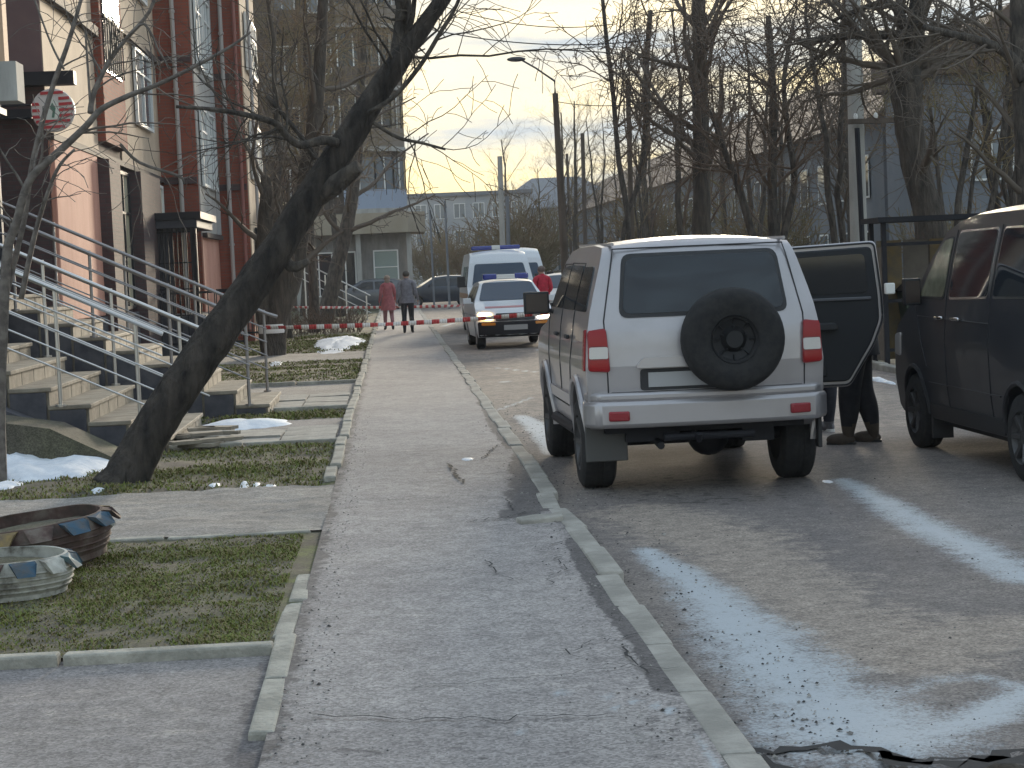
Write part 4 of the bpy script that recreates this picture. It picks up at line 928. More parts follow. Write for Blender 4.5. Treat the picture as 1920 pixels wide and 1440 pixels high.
# ------------------------------------------------------------------ long low house on the right behind the trees
RH = thing('terraced_house', 'long grey low-rise house with brown pitched roof behind the right tree belt', 'building', (21, 100, 0))
def rbox(*a, **k): return wbox(*a[:6], a[6], a[7], parent=RH, **k)
rbox(19.0, 29, 73, 232, 0, 6.9, 'wall', M_greyb)
mb = MB(); mb.add([(18.5, 72.5, 6.9), (18.5, 232.5, 6.9), (24, 232.5, 11.0), (24, 72.5, 11.0), (29.5, 72.5, 6.9), (29.5, 232.5, 6.9)], [(0, 1, 2, 3), (3, 2, 5, 4), (0, 3, 4), (1, 5, 2), (0, 4, 5, 1)]); mb.build('roof', M_roofb, RH, smooth=False, world=True)
for z in (.9, 3.9):
    for k in range(24):
        y_ = 75 + k * 3.7; w = window(18.97, y_, y_ + 1.6, z, z + 1.7, M_glassb if (k * 7 + int(z)) % 3 else M_glassd, M_white, 1, RH, d=.06); w.data.transform(Matrix.Translation((0, 0, 0)))
        w.location.x -= .10
NH = thing('near_house', 'grey house end with flat brown eave behind the crooked tree and minivan', 'building', (24, 68, 0))
def nbox(*a, **k): return wbox(*a[:6], a[6], a[7], parent=NH, **k)
nbox(18.6, 33, 64, 71, 0, 7.6, 'wall', M_greyb); nbox(18.2, 33.4, 63.6, 71.4, 7.6, 8.7, 'roof', M_roofb)
for z in (.9, 4.0):
    for x in (19.6, 22.2, 24.8, 27.4): window_y(64, x, x + 1.5, z, z + 1.7, M_glassb, M_white, 1, NH)
# far buildings closing the street
FB = thing('far_block', 'pale flat-roofed block closing the far end of the street left of the concrete pole', 'building', (6, 185, 0))
wbox(1.5, 13.2, 180, 192, 0, 8.6, 'wall', M_pale, FB); wbox(1.2, 13.5, 179.7, 192.3, 8.6, 8.95, 'roof', M_greyb, FB)
for z in (1.2, 4.0, 6.5):
    for k in range(6): window_y(180, 2.4 + k * 1.8, 3.5 + k * 1.8, z, z + 1.4, M_glassb, M_white, 1, FB)
FH = thing('far_hip_roofed_house', 'far grey house with a hipped roof right of the concrete pole', 'building', (16, 200, 0))
wbox(10.5, 24.5, 196, 206, 0, 7.6, 'wall', M_pale, FH)
mb = MB(); mb.add([(10, 195.5, 7.6), (25, 195.5, 7.6), (25, 206.5, 7.6), (10, 206.5, 7.6), (15, 201, 10.9), (20, 201, 10.9)], [(0, 1, 5, 4), (1, 2, 5), (2, 3, 4, 5), (3, 0, 4), (0, 3, 2, 1)]); mb.build('roof', mat('grey far roof', (.17, .18, .20), .7), FH, smooth=False, world=True)
for z in (1.2, 4.2):
    for k in range(7): window_y(196, 11.2 + k * 1.9, 12.4 + k * 1.9, z, z + 1.6, M_glassb, M_white, 1, FH)
FA = thing('far_apartment_house', 'far pale apartment house seen through the twigs beyond the tower block', 'building', (-6, 215, 0))
wbox(-26, 3, 210, 222, 0, 9.2, 'wall', M_pale, FA); wbox(-26.4, 3.4, 209.6, 222.4, 9.2, 9.6, 'roof', M_greyb, FA)
for z in (1.4, 4.4, 7.0):
    for k in range(4): window_y(210, -5 + k * 2, -3.8 + k * 2, z, z + 1.4, M_glassb, M_white, 1, FA)

# ------------------------------------------------------------------ poles, wires
def pole(label, top, Y, w0, w1, m, name='utility_pole', base=None, cat='pole', extra=None):
    a = at(top[0], top[1], Y); 
    bx = base if base is not None else a.x
    t = thing(name, label, cat, (bx, Y, -.02)); mb = MB(); n = 6
    mb.tube([Vector((bx, Y, -.1)).lerp(Vector((a.x, Y, a.z)), i / n) for i in range(n + 1)], [w0 + (w1 - w0) * i / n for i in range(n + 1)], 10)
    mb.build('shaft', m, t, world=True); return t, a
def base_x(px, py, Y): return at(px, py, Y).x
pole('pale concrete pole standing behind the white van light bar', (937, 293), 76, .13, .10, M_conc, base=base_x(941, 460, 76))
pole('short dark steel pole paired with the pale concrete pole', (951, 368), 78, .09, .08, M_greyb, base=base_x(951, 460, 78))
t, a = pole('dark wooden street lamp pole with an arm reaching left over the street', (1041, 175), 60, .14, .09, M_wood, 'street_lamp', base_x(1061, 505, 60), 'street lamp')
p0 = at(1041, 178, 60); p1 = at(1040, 152, 60); p2 = at(1005, 128, 60); p3 = at(977, 112, 60)
mb = MB(); mb.tube([p0, p1, p2, p3], [.04, .035, .03, .03], 6); mb.build('arm', M_dkgrey, t, world=True)
mb = MB(); mb.ball(p3 + Vector((-.15, 0, .02)), (.3, .14, .08)); mb.build('lamp_head', M_dkgrey, t, world=True)
pole('slim dark wooden pole right of the street lamp, cut flat at the top', (1092, 250), 84, .10, .09, M_wood, base=base_x(1096, 460, 84))
pole('thin far wooden pole just right of the street lamp pole', (1063, 288), 110, .09, .08, M_wood)
pole('shorter far wooden pole between street lamp and flat-topped pole', (1078, 328), 128, .10, .09, M_wood)
pole('thin dark pole before the pale far block', (834, 376), 88, .06, .05, M_greyb)
pole('thin blue grey signpost left of the navy car', (806, 394), 90, .05, .05, M_greyb)
pole('slim dark pole among the right trees under a forked crown', (1177, 150), 62, .09, .08, M_wood, base=base_x(1181, 400, 62))
t, a = pole('tall pale concrete utility pole beside the crooked tree on the right', (1598, -60), 36, .17, .14, M_conc, base=base_x(1612, 560, 36))
c0 = at(1594, 228, 35.7); mb = MB(); mb.span(c0.x - .05, c0.x + .98, 35.6, 35.74, c0.z - .05, c0.z + .04); mb.build('crossarm', M_wood, t, smooth=False, world=True)
mb = MB(); q = at(1607, 240, 35.6); mb.tube([(q.x, 35.6, q.z), (q.x + .06, 35.6, -.05)], .05, 8); mb.build('strut', M_black, t, world=True)
for k in range(3):
    x = c0.x + .1 + k * .38; mb = MB(); mb.lathe([(.0, 0), (.03, 0), (.045, .05), (.03, .1), (0, .11)], 'z', 8, (x, 35.67, c0.z + .04)); mb.build('insulator', M_white, t, world=True)
def wire(name, label, a, b, sag, r_=.009):
    mb = MB(); mb.tube([a.lerp(b, i / 16) - Vector((0, 0, sag * 4 * (i / 16) * (1 - i / 16))) for i in range(17)], r_, 4); o = mb.build(name, M_black, None); return tag(o, label, 'wire')
wire('overhead_wire', 'thin overhead wire crossing the sky from the leaning tree to the right trees', at(760, 44, 48), at(1220, 74, 50), .3, .014)
wire('overhead_wire', 'upper thin overhead wire just under the top of the picture', at(820, 8, 52), at(1150, 45, 55), .3, .013)
wire('overhead_wire', 'overhead wire running from the tall concrete pole towards the street lamp', at(1594, 60, 36), at(1041, 190, 60), .6, .012)
# ------------------------------------------------------------------ vehicles
def interp(tab, v):
    if v <= tab[0][0]: return tab[0][1]
    for (a, fa), (b, fb) in zip(tab[:-1], tab[1:]):
        if v <= b: return fa + (fb - fa) * (v - a) / (b - a)
    return tab[-1][1]
class Car:
    """body of a vehicle facing +y: side outline (y, z) with wheel arches, width by height, bulged ends"""
    def __init__(s, outline, arches, arch_r, hw_z, crown=.05, bulge_r=.07, bulge_f=.16, sill=.3, plan=None, arch_z=.37):
        s.hw_z = hw_z; s.outline = outline; s.crown = crown; s.br = bulge_r; s.bf = bulge_f; s.plan = plan or [(-9, 1), (9, 1)]
        zs = [p[1] for p in outline]; s.ztop = max(zs)
        s.ymid = 0.0
        s.rear = sorted([(z, y) for y, z in outline if y < 0]); s.front = sorted([(z, y) for y, z in outline if y > 0])
        low = []
        y0, y1 = outline[-1][0], outline[0][0]          # outline goes rear bottom -> over the top -> front bottom
        pts = list(outline)
        for ay in sorted(arches, reverse=True):
            n = 12; zb = sill
            half = math.sqrt(max(.001, arch_r ** 2 - (zb - arch_z) ** 2)); a0 = math.atan2(zb - arch_z, half); a1 = math.pi - a0
            pts += [(ay + arch_r * math.cos(a0 + (a1 - a0) * i / n), arch_z + arch_r * math.sin(a0 + (a1 - a0) * i / n)) for i in range(n + 1)]
        s.pts = pts
    def hw(s, y, z): return interp(s.hw_z, z) * interp(s.plan, y)
    def ymap(s, sx, y, z):
        """bend the ends in plan: corners pulled in"""
        ymin, ymax = s.pts[0][0], max(p[0] for p in s.outline)
        k = max(0, min(1, (-.55 - y) / max(.01, (-.55 - min(p[0] for p in s.outline)))));  q = max(0, min(1, (y - .3) / max(.01, (ymax - .3))))
        return y + s.br * k ** 3 * abs(sx) ** 2.2 - s.bf * q ** 3 * abs(sx) ** 2.2
    def P(s, sx, y, z):
        zc = z - s.crown * max(0, (z - s.ztop + .45) / .45) * abs(sx) ** 2.4 if z > s.ztop - .45 else z
        return (sx * s.hw(y, z), s.ymap(sx, y, z), zc)
    def body(s, name, m, root, bevel=.035):
        bm = bmesh.new(); vs = [bm.verts.new((0, y, z)) for y, z in s.pts]; bm.faces.new(vs)
        bed = [e_ for e_ in bm.edges]
        ys = np.arange(min(p[0] for p in s.pts) + .2, max(p[0] for p in s.pts), .22); zs = np.arange(.3, s.ztop, .14)
        for yy in ys: bmesh.ops.bisect_plane(bm, geom=bm.verts[:] + bm.edges[:] + bm.faces[:], plane_co=(0, yy, 0), plane_no=(0, 1, 0))
        for zz in zs: bmesh.ops.bisect_plane(bm, geom=bm.verts[:] + bm.edges[:] + bm.faces[:], plane_co=(0, 0, zz), plane_no=(0, 0, 1))
        bm.verts.index_update(); base = [(v.co.y, v.co.z) for v in bm.verts]; faces = [[v.index for v in f.verts] for f in bm.faces]
        bedges = [(e_.verts[0].index, e_.verts[1].index) for e_ in bm.edges if len(e_.link_faces) == 1]; bm.free()
        cols = [-1, -.93, -.8, -.5, -.17, .17, .5, .8, .93, 1]; V = []; F = []; nb = len(base)
        for y, z in base: V.append(s.P(-1, y, z))
        for y, z in base: V.append(s.P(1, y, z))
        F += faces + [[i + nb for i in f[::-1]] for f in faces]
        bv = sorted({i for e_ in bedges for i in e_}); mid = {}
        for c_ in cols[1:-1]:
            for i in bv: mid[(c_, i)] = len(V); V.append(s.P(c_, *base[i]))
        gi = lambda c_, i: i if c_ == -1 else i + nb if c_ == 1 else mid[(c_, i)]
        for a, b in bedges:
            for c0, c1 in zip(cols[:-1], cols[1:]): F.append([gi(c0, a), gi(c0, b), gi(c1, b), gi(c1, a)])
        me = bpy.data.meshes.new(name); me.from_pydata(V, [], F); bm = bmesh.new(); bm.from_mesh(me); bmesh.ops.recalc_face_normals(bm, faces=bm.faces)
        wl = bm.edges.layers.float.new('bevel_weight_edge') if 'bevel_weight_edge' not in bm.edges.layers.float else bm.edges.layers.float['bevel_weight_edge']
        be = {tuple(sorted(x)) for x in bedges} | {tuple(sorted((a + nb, b + nb))) for a, b in bedges}
        for e_ in bm.edges:
            k = tuple(sorted((e_.verts[0].index, e_.verts[1].index)))
            if k in be:
                zz = (e_.verts[0].co.z + e_.verts[1].co.z) / 2; e_[wl] = 1.0 if zz > .78 else .3
        bm.to_mesh(me); bm.free()
        o = link(name, me, m, root, ang=50); b = o.modifiers.new('bevel', 'BEVEL'); b.width = bevel; b.segments = 3; b.limit_method = 'WEIGHT'
        return o
    def patch(s, name, poly, where, m, root, off=.006, thick=.012, step=.12, rim=None):
        """panel following the body: where = 'l','r' (side, poly in y,z), 'rear','front' (poly in x,z)"""
        bm = bmesh.new(); f = bm.faces.new([bm.verts.new((a, b, 0)) for a, b in poly])
        lo = [min(p[i] for p in poly) for i in (0, 1)]; hi = [max(p[i] for p in poly) for i in (0, 1)]
        for ax in (0, 1):
            for c_ in np.arange(lo[ax] + step * .5, hi[ax], step):
                co = [0, 0, 0]; no = [0, 0, 0]; co[ax] = c_; no[ax] = 1; bmesh.ops.bisect_plane(bm, geom=bm.verts[:] + bm.edges[:] + bm.faces[:], plane_co=co, plane_no=no)
        def mapp(a, b, d):
            if where in 'lr':
                sg = -1 if where == 'l' else 1; p = s.P(sg, a, b); return (p[0] + sg * d, p[1], p[2])
            if where == 'rear': y = interp(s.rear, b); sx = a / s.hw(y, b); return (a, s.ymap(sx, y, b) - d, b - s.crown * 0)
            y = interp(s.front, b); sx = a / s.hw(y, b); q = (y - interp(s.front, b - .05)) / .05; return (a, s.ymap(sx, y, b) + d, b + d * .6 * (1 if q < -.3 else 0))
        r_ = bmesh.ops.extrude_face_region(bm, geom=bm.faces[:]); top = {v for v in r_['geom'] if isinstance(v, bmesh.types.BMVert)}
        for v in bm.verts: v.co = mapp(v.co.x, v.co.y, off + thick if v in top else off - .02)
        bmesh.ops.recalc_face_normals(bm, faces=bm.faces); me = bpy.data.meshes.new(name); bm.to_mesh(me); bm.free()
        return link(name, me, m, root, ang=40)
def rpoly(pts, r_=.05, n=4):
    """round the corners of a polygon"""
    o = []
    for i, p in enumerate(pts):
        a = Vector(pts[i - 1]); b = Vector(p); c = Vector(pts[(i + 1) % len(pts)])
        d1 = (a - b); d2 = (c - b); r1 = min(r_, d1.length * .45, d2.length * .45); q0 = b + d1.normalized() * r1; q1 = b + d2.normalized() * r1
        for k in range(n + 1): t_ = k / n; v = q0 * (1 - t_) ** 2 + b * 2 * t_ * (1 - t_) + q1 * t_ * t_; o.append((v.x, v.y))
    return o
def inset(poly, d):
    cx = sum(p[0] for p in poly) / len(poly); cy = sum(p[1] for p in poly) / len(poly); hx = max(p[0] for p in poly) - cx; hy = max(p[1] for p in poly) - cy
    return [(cx + (p[0] - cx) * (1 - d / hx), cy + (p[1] - cy) * (1 - d / hy)) for p in poly]
def wheel(root, x, y, r_, w, side, rimm, name='wheel', spokes=6, steer=0):
    """axle along x; rim faces outward (side = -1 left, +1 right); tyre with sub-part rim"""
    t = MB(); s_ = side; pr = [(r_ * .60, -w / 2), (r_ * .86, -w / 2), (r_ * .96, -w * .42), (r_, -w * .28)]
    pr += [(r_ * 1.0, -w * .10), (r_ * .985, -w * .095), (r_ * .985, -w * .04), (r_, -w * .035), (r_, w * .035), (r_ * .985, w * .04), (r_ * .985, w * .095), (r_, w * .10)]
    pr += [(r_, w * .28), (r_ * .96, w * .42), (r_ * .86, w / 2), (r_ * .60, w / 2)]
    t.lathe(pr, 'x', 36)
    o = t.build(name, M_tyre, root); o.location = (x, y, r_ - .005); o.rotation_euler = (0, 0, steer)
    m = MB(); f = s_ * w / 2
    m.lathe([(r_ * .64, -w / 2 * s_), (r_ * .64, f * .98), (r_ * .60, f * .98), (r_ * .56, f * .6), (r_ * .5, f * .55), (r_ * .2, f * .62), (r_ * .17, f * .8), (0, f * .82)], 'x', 28)
    for k in range(spokes):
        a = 2 * math.pi * k / spokes; m.tube([(f * .66, math.cos(a) * r_ * .15, math.sin(a) * r_ * .15), (f * .8, math.cos(a) * r_ * .57, math.sin(a) * r_ * .57)], [r_ * .07, r_ * .085], 5)
    m.build('rim', rimm, o); return o
def mirror(root, x, y, z, s_, m, w=.2, h=.16):
    mb = MB(); mb.box((x + s_ * (w / 2 + .06), y, z + h / 2), (w, .09, h)); mb.tube([(x - s_ * .02, y, z), (x + s_ * .1, y, z + .04)], .022, 6); o = mb.build('side_mirror', m, root, bevel=.025)
    g_ = MB(); g_.box((x + s_ * (w / 2 + .06), y - .047, z + h / 2), (w * .84, .006, h * .8)); g_.build('mirror_glass', mat('mirror painted reflection', (.05, .035, .03), .25, spec=.6), o); return o  # brown reflection painted into the mirror colour

# ---- silver off-roader seen from behind
SV = thing('suv', 'silver off-road car seen from behind with spare wheel and an open rear door', 'car', (2.345, 16.72, 0), R(.8))
AXR, AXF = -1.38, 1.30
C1 = Car([(-2.12, .62), (-2.16, .80), (-2.17, 1.0), (-2.155, 1.25), (-2.11, 1.42), (-2.0, 1.80), (-1.94, 1.90), (-1.84, 1.96), (-1.2, 1.99), (-.2, 1.985), (.35, 1.95), (.62, 1.86), (1.02, 1.38), (1.25, 1.27), (1.9, 1.20), (2.16, 1.12), (2.26, .92), (2.28, .62), (2.2, .5), (1.9, .46)],
         [AXF, AXR], .47, [(.4, .87), (.7, .915), (1.0, .925), (1.25, .905), (1.38, .885), (1.9, .75), (2.0, .72)], crown=.05, bulge_r=.11, bulge_f=.2, sill=.46, arch_z=.40)
C1.body('body', M_silver, SV, .06)
win = rpoly([(-.63, 1.40), (.63, 1.40), (.575, 1.83), (-.575, 1.83)], .07)
C1.patch('rear_window_seal', inset(win, -.03), 'rear', M_rub, SV, .002, .005)
C1.patch('rear_window', win, 'rear', M_carglass, SV, .004, .008)
# tailgate outline seams, handle recess, badge bar
def seam(poly_pts, where, w=.006, m=M_rub, root=SV, car=C1):
    mb = MB()
    pts = []
    for (a, b), (c, d) in zip(poly_pts[:-1], poly_pts[1:]):
        n = max(2, int(math.hypot(c - a, d - b) / .08))
        pts += [(a + (c - a) * i / n, b + (d - b) * i / n) for i in range(n)]
    pts.append(poly_pts[-1])
    def mp_(a, b):
        if where in 'lr': sg = -1 if where == 'l' else 1; p = car.P(sg, a, b); return (p[0] + sg * .001, p[1], p[2])
        if where == 'rear': y = interp(car.rear, b); sx = a / car.hw(y, b); return (a, car.ymap(sx, y, b) - .001, b)
        y = interp(car.front, b); sx = a / car.hw(y, b); return (a, car.ymap(sx, y, b) + .001, b)
    mb.tube([mp_(a, b) for a, b in pts], w, 5); return mb.build('panel_gap', m, root)
seam([(-.76, .71), (-.775, 1.35), (-.665, 1.90), (.665, 1.90), (.775, 1.35), (.76, .71), (-.76, .71)], 'rear')
seam([(-.74, .80), (.74, .80)], 'rear', .004)
g_ = rpoly([(-.56, .985), (.16, .985), (.12, 1.065), (-.5, 1.065)], .03); C1.patch('plate_garnish', g_, 'rear', M_silver, SV, .004, .045, .2)
C1.patch('plate_recess', rpoly([(-.52, .81), (.12, .81), (.12, .975), (-.52, .975)], .03), 'rear', M_rub, SV, .002, .006)
C1.patch('number_plate', [(-.46, .835), (.06, .835), (.06, .947), (-.46, .947)], 'rear', M_plate, SV, .012, .006)
for s_ in (-1, 1):
    lp = [(s_ * .745, .96), (s_ * .912, .97), (s_ * .905, 1.28), (s_ * .765, 1.30)]
    tl = C1.patch('tail_light', rpoly(lp, .03), 'rear', M_redd, SV, .004, .02, .06)
    for nm, z0, z1, m in (('stop_lamp', 1.165, 1.285, M_red), ('reversing_lamp', 1.065, 1.155, M_lampw), ('lower_lamp', .975, 1.055, M_red)):
        C1.patch(nm, rpoly([(s_ * .758, z0), (s_ * .902, z0), (s_ * .897, z1), (s_ * (.758 if z1 < 1.2 else .77), z1)], .015), 'rear', m, tl, .026, .006, .06)
    side = 'l' if s_ < 0 else 'r'
    C1.patch('tail_light_return', rpoly([(-2.1, .97), (-1.99, .97), (-1.96, 1.28), (-2.06, 1.29)], .02), side, M_red, SV, .002, .012, .06)
# bumper wrapped round the tail
bp_ = MB()
def bump_poly(o_): return [(-.93 - o_, -1.72), (-.95 - o_, -2.02 - o_), (-.86, -2.16 - o_), (-.5, -2.235 - o_), (0, -2.25 - o_), (.5, -2.235 - o_), (.86, -2.16 - o_), (.95 + o_, -2.02 - o_), (.93 + o_, -1.72), (.8, -1.72), (.7, -1.9), (-.7, -1.9), (-.8, -1.72)]
bp_.prism(bump_poly(0), .53, .74); bp_.build('rear_bumper', M_silver, SV, bevel=.035)
bp_ = MB(); bp_.prism([(p[0] * .985, p[1] + .018) for p in bump_poly(0)], .735, .80); bp_.build('bumper_step', M_silver, SV, bevel=.02)
for s_ in (-1, 1):
    mb = MB(); mb.box((s_ * .70, -2.20, .625), (.16, .05, .075), rz=s_ * .22); mb.build('bumper_reflector', M_redd, SV, bevel=.012)
    if s_ < 0: mb = MB(); mb.span(-.93, -.60, -1.86, -1.83, .25, .56); mb.build('mud_flap', mat('dusty mud flap', (.09, .088, .085), .8), SV, bevel=.008)
    else: mb = MB(); mb.span(.90, .935, -1.9, -1.8, .28, .56); mb.build('mud_flap', M_rub, SV, bevel=.008)
# spare wheel on the tailgate, right of the middle
SP_ = MB(); r_ = .392; prf = [(.16, -.085), (.2, -.105), (.27, -.118), (.33, -.114), (.37, -.09), (r_, -.05), (r_, .06), (.34, .1), (.2, .1)]
SP_.lathe(prf, 'y', 44); sp = SP_.build('spare_wheel', M_tyre, SV); sp.location = (.175, -2.30, 1.18)
q = MB(); q.lathe([(.188, -.092), (.182, -.104), (.168, -.09), (.155, -.05), (.10, -.035), (.075, -.055), (.065, -.085), (.0, -.085)], 'y', 36)
for k in range(5): a = 2 * math.pi * k / 5 + .3; q.ball((math.cos(a) * .095, -.05, math.sin(a) * .095), .012, 6, 4)
for k in range(8): a = 2 * math.pi * k / 8; q.tube([(math.cos(a) * .12, -.042, math.sin(a) * .12), (math.cos(a) * .162, -.07, math.sin(a) * .162)], [.012, .012], 5)
q.build('rim', M_rimd, sp)
q = MB(); q.lathe([(.33, -.106), (.327, -.1085), (.323, -.106)], 'y', 44); q.lathe([(.285, -.1155), (.28, -.118), (.275, -.1155)], 'y', 44); q.build('sidewall_ring', M_tyre, sp)
mb = MB(); mb.span(.08, .26, -2.2, -2.1, 1.08, 1.26); mb.build('spare_mount', M_black, SV)
# sides: windows, pillars, doors, handles
for s_, sd in ((-1, 'l'), (1, 'r')):
    for nm, poly in (('quarter_window', [(-1.86, 1.42), (-1.05, 1.42), (-1.05, 1.80), (-1.72, 1.80)]), ('rear_door_window', [(-.98, 1.42), (-.12, 1.42), (-.12, 1.82), (-.98, 1.81)]), ('front_door_window', [(-.04, 1.42), (.82, 1.42), (.52, 1.80), (-.04, 1.82)])):
        if sd == 'r' and nm == 'rear_door_window': continue
        C1.patch(nm, rpoly(poly, .05), sd, M_carglass, SV, .003, .008, .15)
    if sd == 'l':
        seam([(-.06, .60), (-.06, 1.84), (-1.02, 1.83), (-1.02, 1.2), (-.88, .95), (-.7, .60), (-.06, .6)], sd); seam([(-.06, 1.83), (.55, 1.83), (1.0, 1.35), (.86, .6), (-.06, .6)], sd)
    for yy in ((-.9, -.02) if sd == 'l' else (-.02,)):
        mb = MB(); p = C1.P(s_, yy + .1, 1.2); mb.box((p[0] + s_ * .025, yy + .1, 1.2), (.03, .19, .035)); mb.build('door_handle', M_rub, SV, bevel=.01)
    C1.patch('side_trim', rpoly([(-.85, .63), (.8, .63), (.8, .72), (-.85, .72)], .02), sd, M_silver, SV, .004, .02, .3)
    for ay in (AXR, AXF):                                # flared arch lips
        mb = MB(); pts = []
        for i in range(15):
            a = -.12 + (math.pi + .24) * i / 14; yy = ay + .485 * math.cos(a); zz = .40 + .485 * math.sin(a); p = C1.P(s_, yy, max(.45, zz)); pts.append((p[0] + s_ * .012, p[1], zz))
        mb.tube(pts, .032, 8); mb.build('wheel_arch', M_silver, SV)
    mb = MB(); mb.tube([(s_ * .88, -.8, .42), (s_ * .9, .75, .42)], .045, 8); mb.build('side_step', M_black, SV)
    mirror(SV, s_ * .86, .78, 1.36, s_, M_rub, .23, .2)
    hb = C1.patch('headlight', rpoly([(s_ * .5, .88), (s_ * .86, .9), (s_ * .86, 1.06), (s_ * .5, 1.04)], .04), 'front', M_lampw, SV, .004, .02)
C1.patch('windscreen', rpoly([(-.72, 1.42), (.72, 1.42), (.62, 1.82), (-.62, 1.82)], .05), 'front', M_carglass, SV, .004, .008)
C1.patch('grille', rpoly([(-.46, .8), (.46, .8), (.46, 1.05), (-.46, 1.05)], .03), 'front', M_rub, SV, .004, .015)
for x_, y_, s_ in ((-.80, AXR, -1), (.80, AXR, 1), (-.80, AXF, -1), (.80, AXF, 1)): wheel(SV, x_, y_, .372, .27, s_, mat('dirty rim', (.09, .088, .09), .5, .6))
# underbody: axle, diff, tank, exhaust, tow bar, spring
mb = MB(); mb.tube([(-.75, AXR, .37), (.75, AXR, .37)], .05, 10); mb.ball((.12, AXR, .37), (.17, .16, .16), 12, 8); mb.build('rear_axle', M_black, SV)
mb = MB(); mb.tube([(-.75, AXF, .37), (.75, AXF, .37)], .05, 10); mb.build('front_axle', M_black, SV)
mb = MB(); mb.span(-.78, .78, -1.95, 1.9, .47, .6); mb.build('chassis', M_black, SV, smooth=False)
mb = MB(); mb.span(-.62, -.2, -1.95, -1.72, .40, .5); mb.span(.3, .55, -1.9, -1.6, .36, .5); mb.tube([(-.1, -2.0, .46), (-.1, -2.24, .42), (-.1, -2.27, .47)], .022, 8); mb.tube([(-.35, -2.12, .44), (.35, -2.12, .44)], .03, 8); mb.build('tow_bar', M_black, SV)
mb = MB(); mb.tube([(-.35, -1.2, .36), (-.38, -1.9, .40), (-.38, -2.14, .38)], .03, 8); mb.build('exhaust', M_rimd, SV)
mb = MB(); mb.tube([(-.67, -1.95, 1.935), (-.67, .25, 1.955)], .014, 6); mb.build('roof_gutter', M_silver, SV); mb = MB(); mb.tube([(.67, -1.95, 1.935), (.67, .25, 1.955)], .014, 6); mb.build('roof_gutter', M_silver, SV)
# black patch standing for the shade inside the doorway, and the opened right rear door, seen from its inner side
C1.patch('door_opening_shade', rpoly([(-.12, .60), (-.12, 1.82), (-.98, 1.82), (-.98, 1.15), (-.86, .93), (-.68, .60)], .04), 'r', M_black, SV, .002, .006)
DH = .90                                                 # hinge line at (DH, -.08)
dpts = rpoly([(0, .62), (.0, 1.42), (0.04, 1.86), (.98, 1.89), (1.03, 1.44), (1.04, 1.2), (.95, .98), (.72, .62)], .05)
da = R(-4)
Md = Matrix.Translation((DH, -.08, 0)) @ Matrix.Rotation(da, 4, 'Z')
def door_prism(poly, y0, y1, name, m, parent, bevel=.012):
    mb = MB(); mb.prism(poly, y0, y1, 'y')
    def tum(v): return (v[0], v[1] + max(0, v[2] - 1.4) * .0, v[2])
    mb.v = [tuple(Md @ Vector(tum(v))) for v in mb.v]; return mb.build(name, m, parent, smooth=True, bevel=bevel)
dr = door_prism(dpts, .0, .05, 'rear_door', M_silver, SV)
door_prism(inset(dpts, .05), -.035, .0, 'door_lining', mat('black door lining', (.009, .011, .016), .55), dr)
door_prism(rpoly([(.10, 1.44), (.90, 1.44), (.87, 1.78), (.13, 1.76)], .05), -.041, -.035, 'door_window', M_carglass, dr, 0)
door_prism(rpoly([(.08, 1.375), (.92, 1.375), (.92, 1.405), (.08, 1.405)], .01), -.055, -.035, 'door_sill_trim', mat('grey plastic', (.10, .10, .11), .5), dr)
door_prism(rpoly([(.12, 1.12), (.62, 1.12), (.6, 1.19), (.12, 1.19)], .03), -.10, -.035, 'armrest', M_rub, dr)
door_prism(rpoly([(.14, .72), (.52, .72), (.5, .86), (.14, .86)], .03), -.06, -.035, 'door_pocket', M_rub, dr)
mb = MB(); mb.ball((0, 0, 0), (.05, .012, .025), 8, 6); o = mb.build('inner_handle', M_chrome, dr); o.matrix_basis = Md @ Matrix.Translation((.38, -.05, 1.27))
mb = MB(); mb.tube([Md @ Vector((p[0], -.012, p[1])) for p in inset(dpts, .018)] + [Md @ Vector((inset(dpts, .018)[0][0], -.012, inset(dpts, .018)[0][1]))], .008, 5); mb.build('door_seal', M_rub, dr)

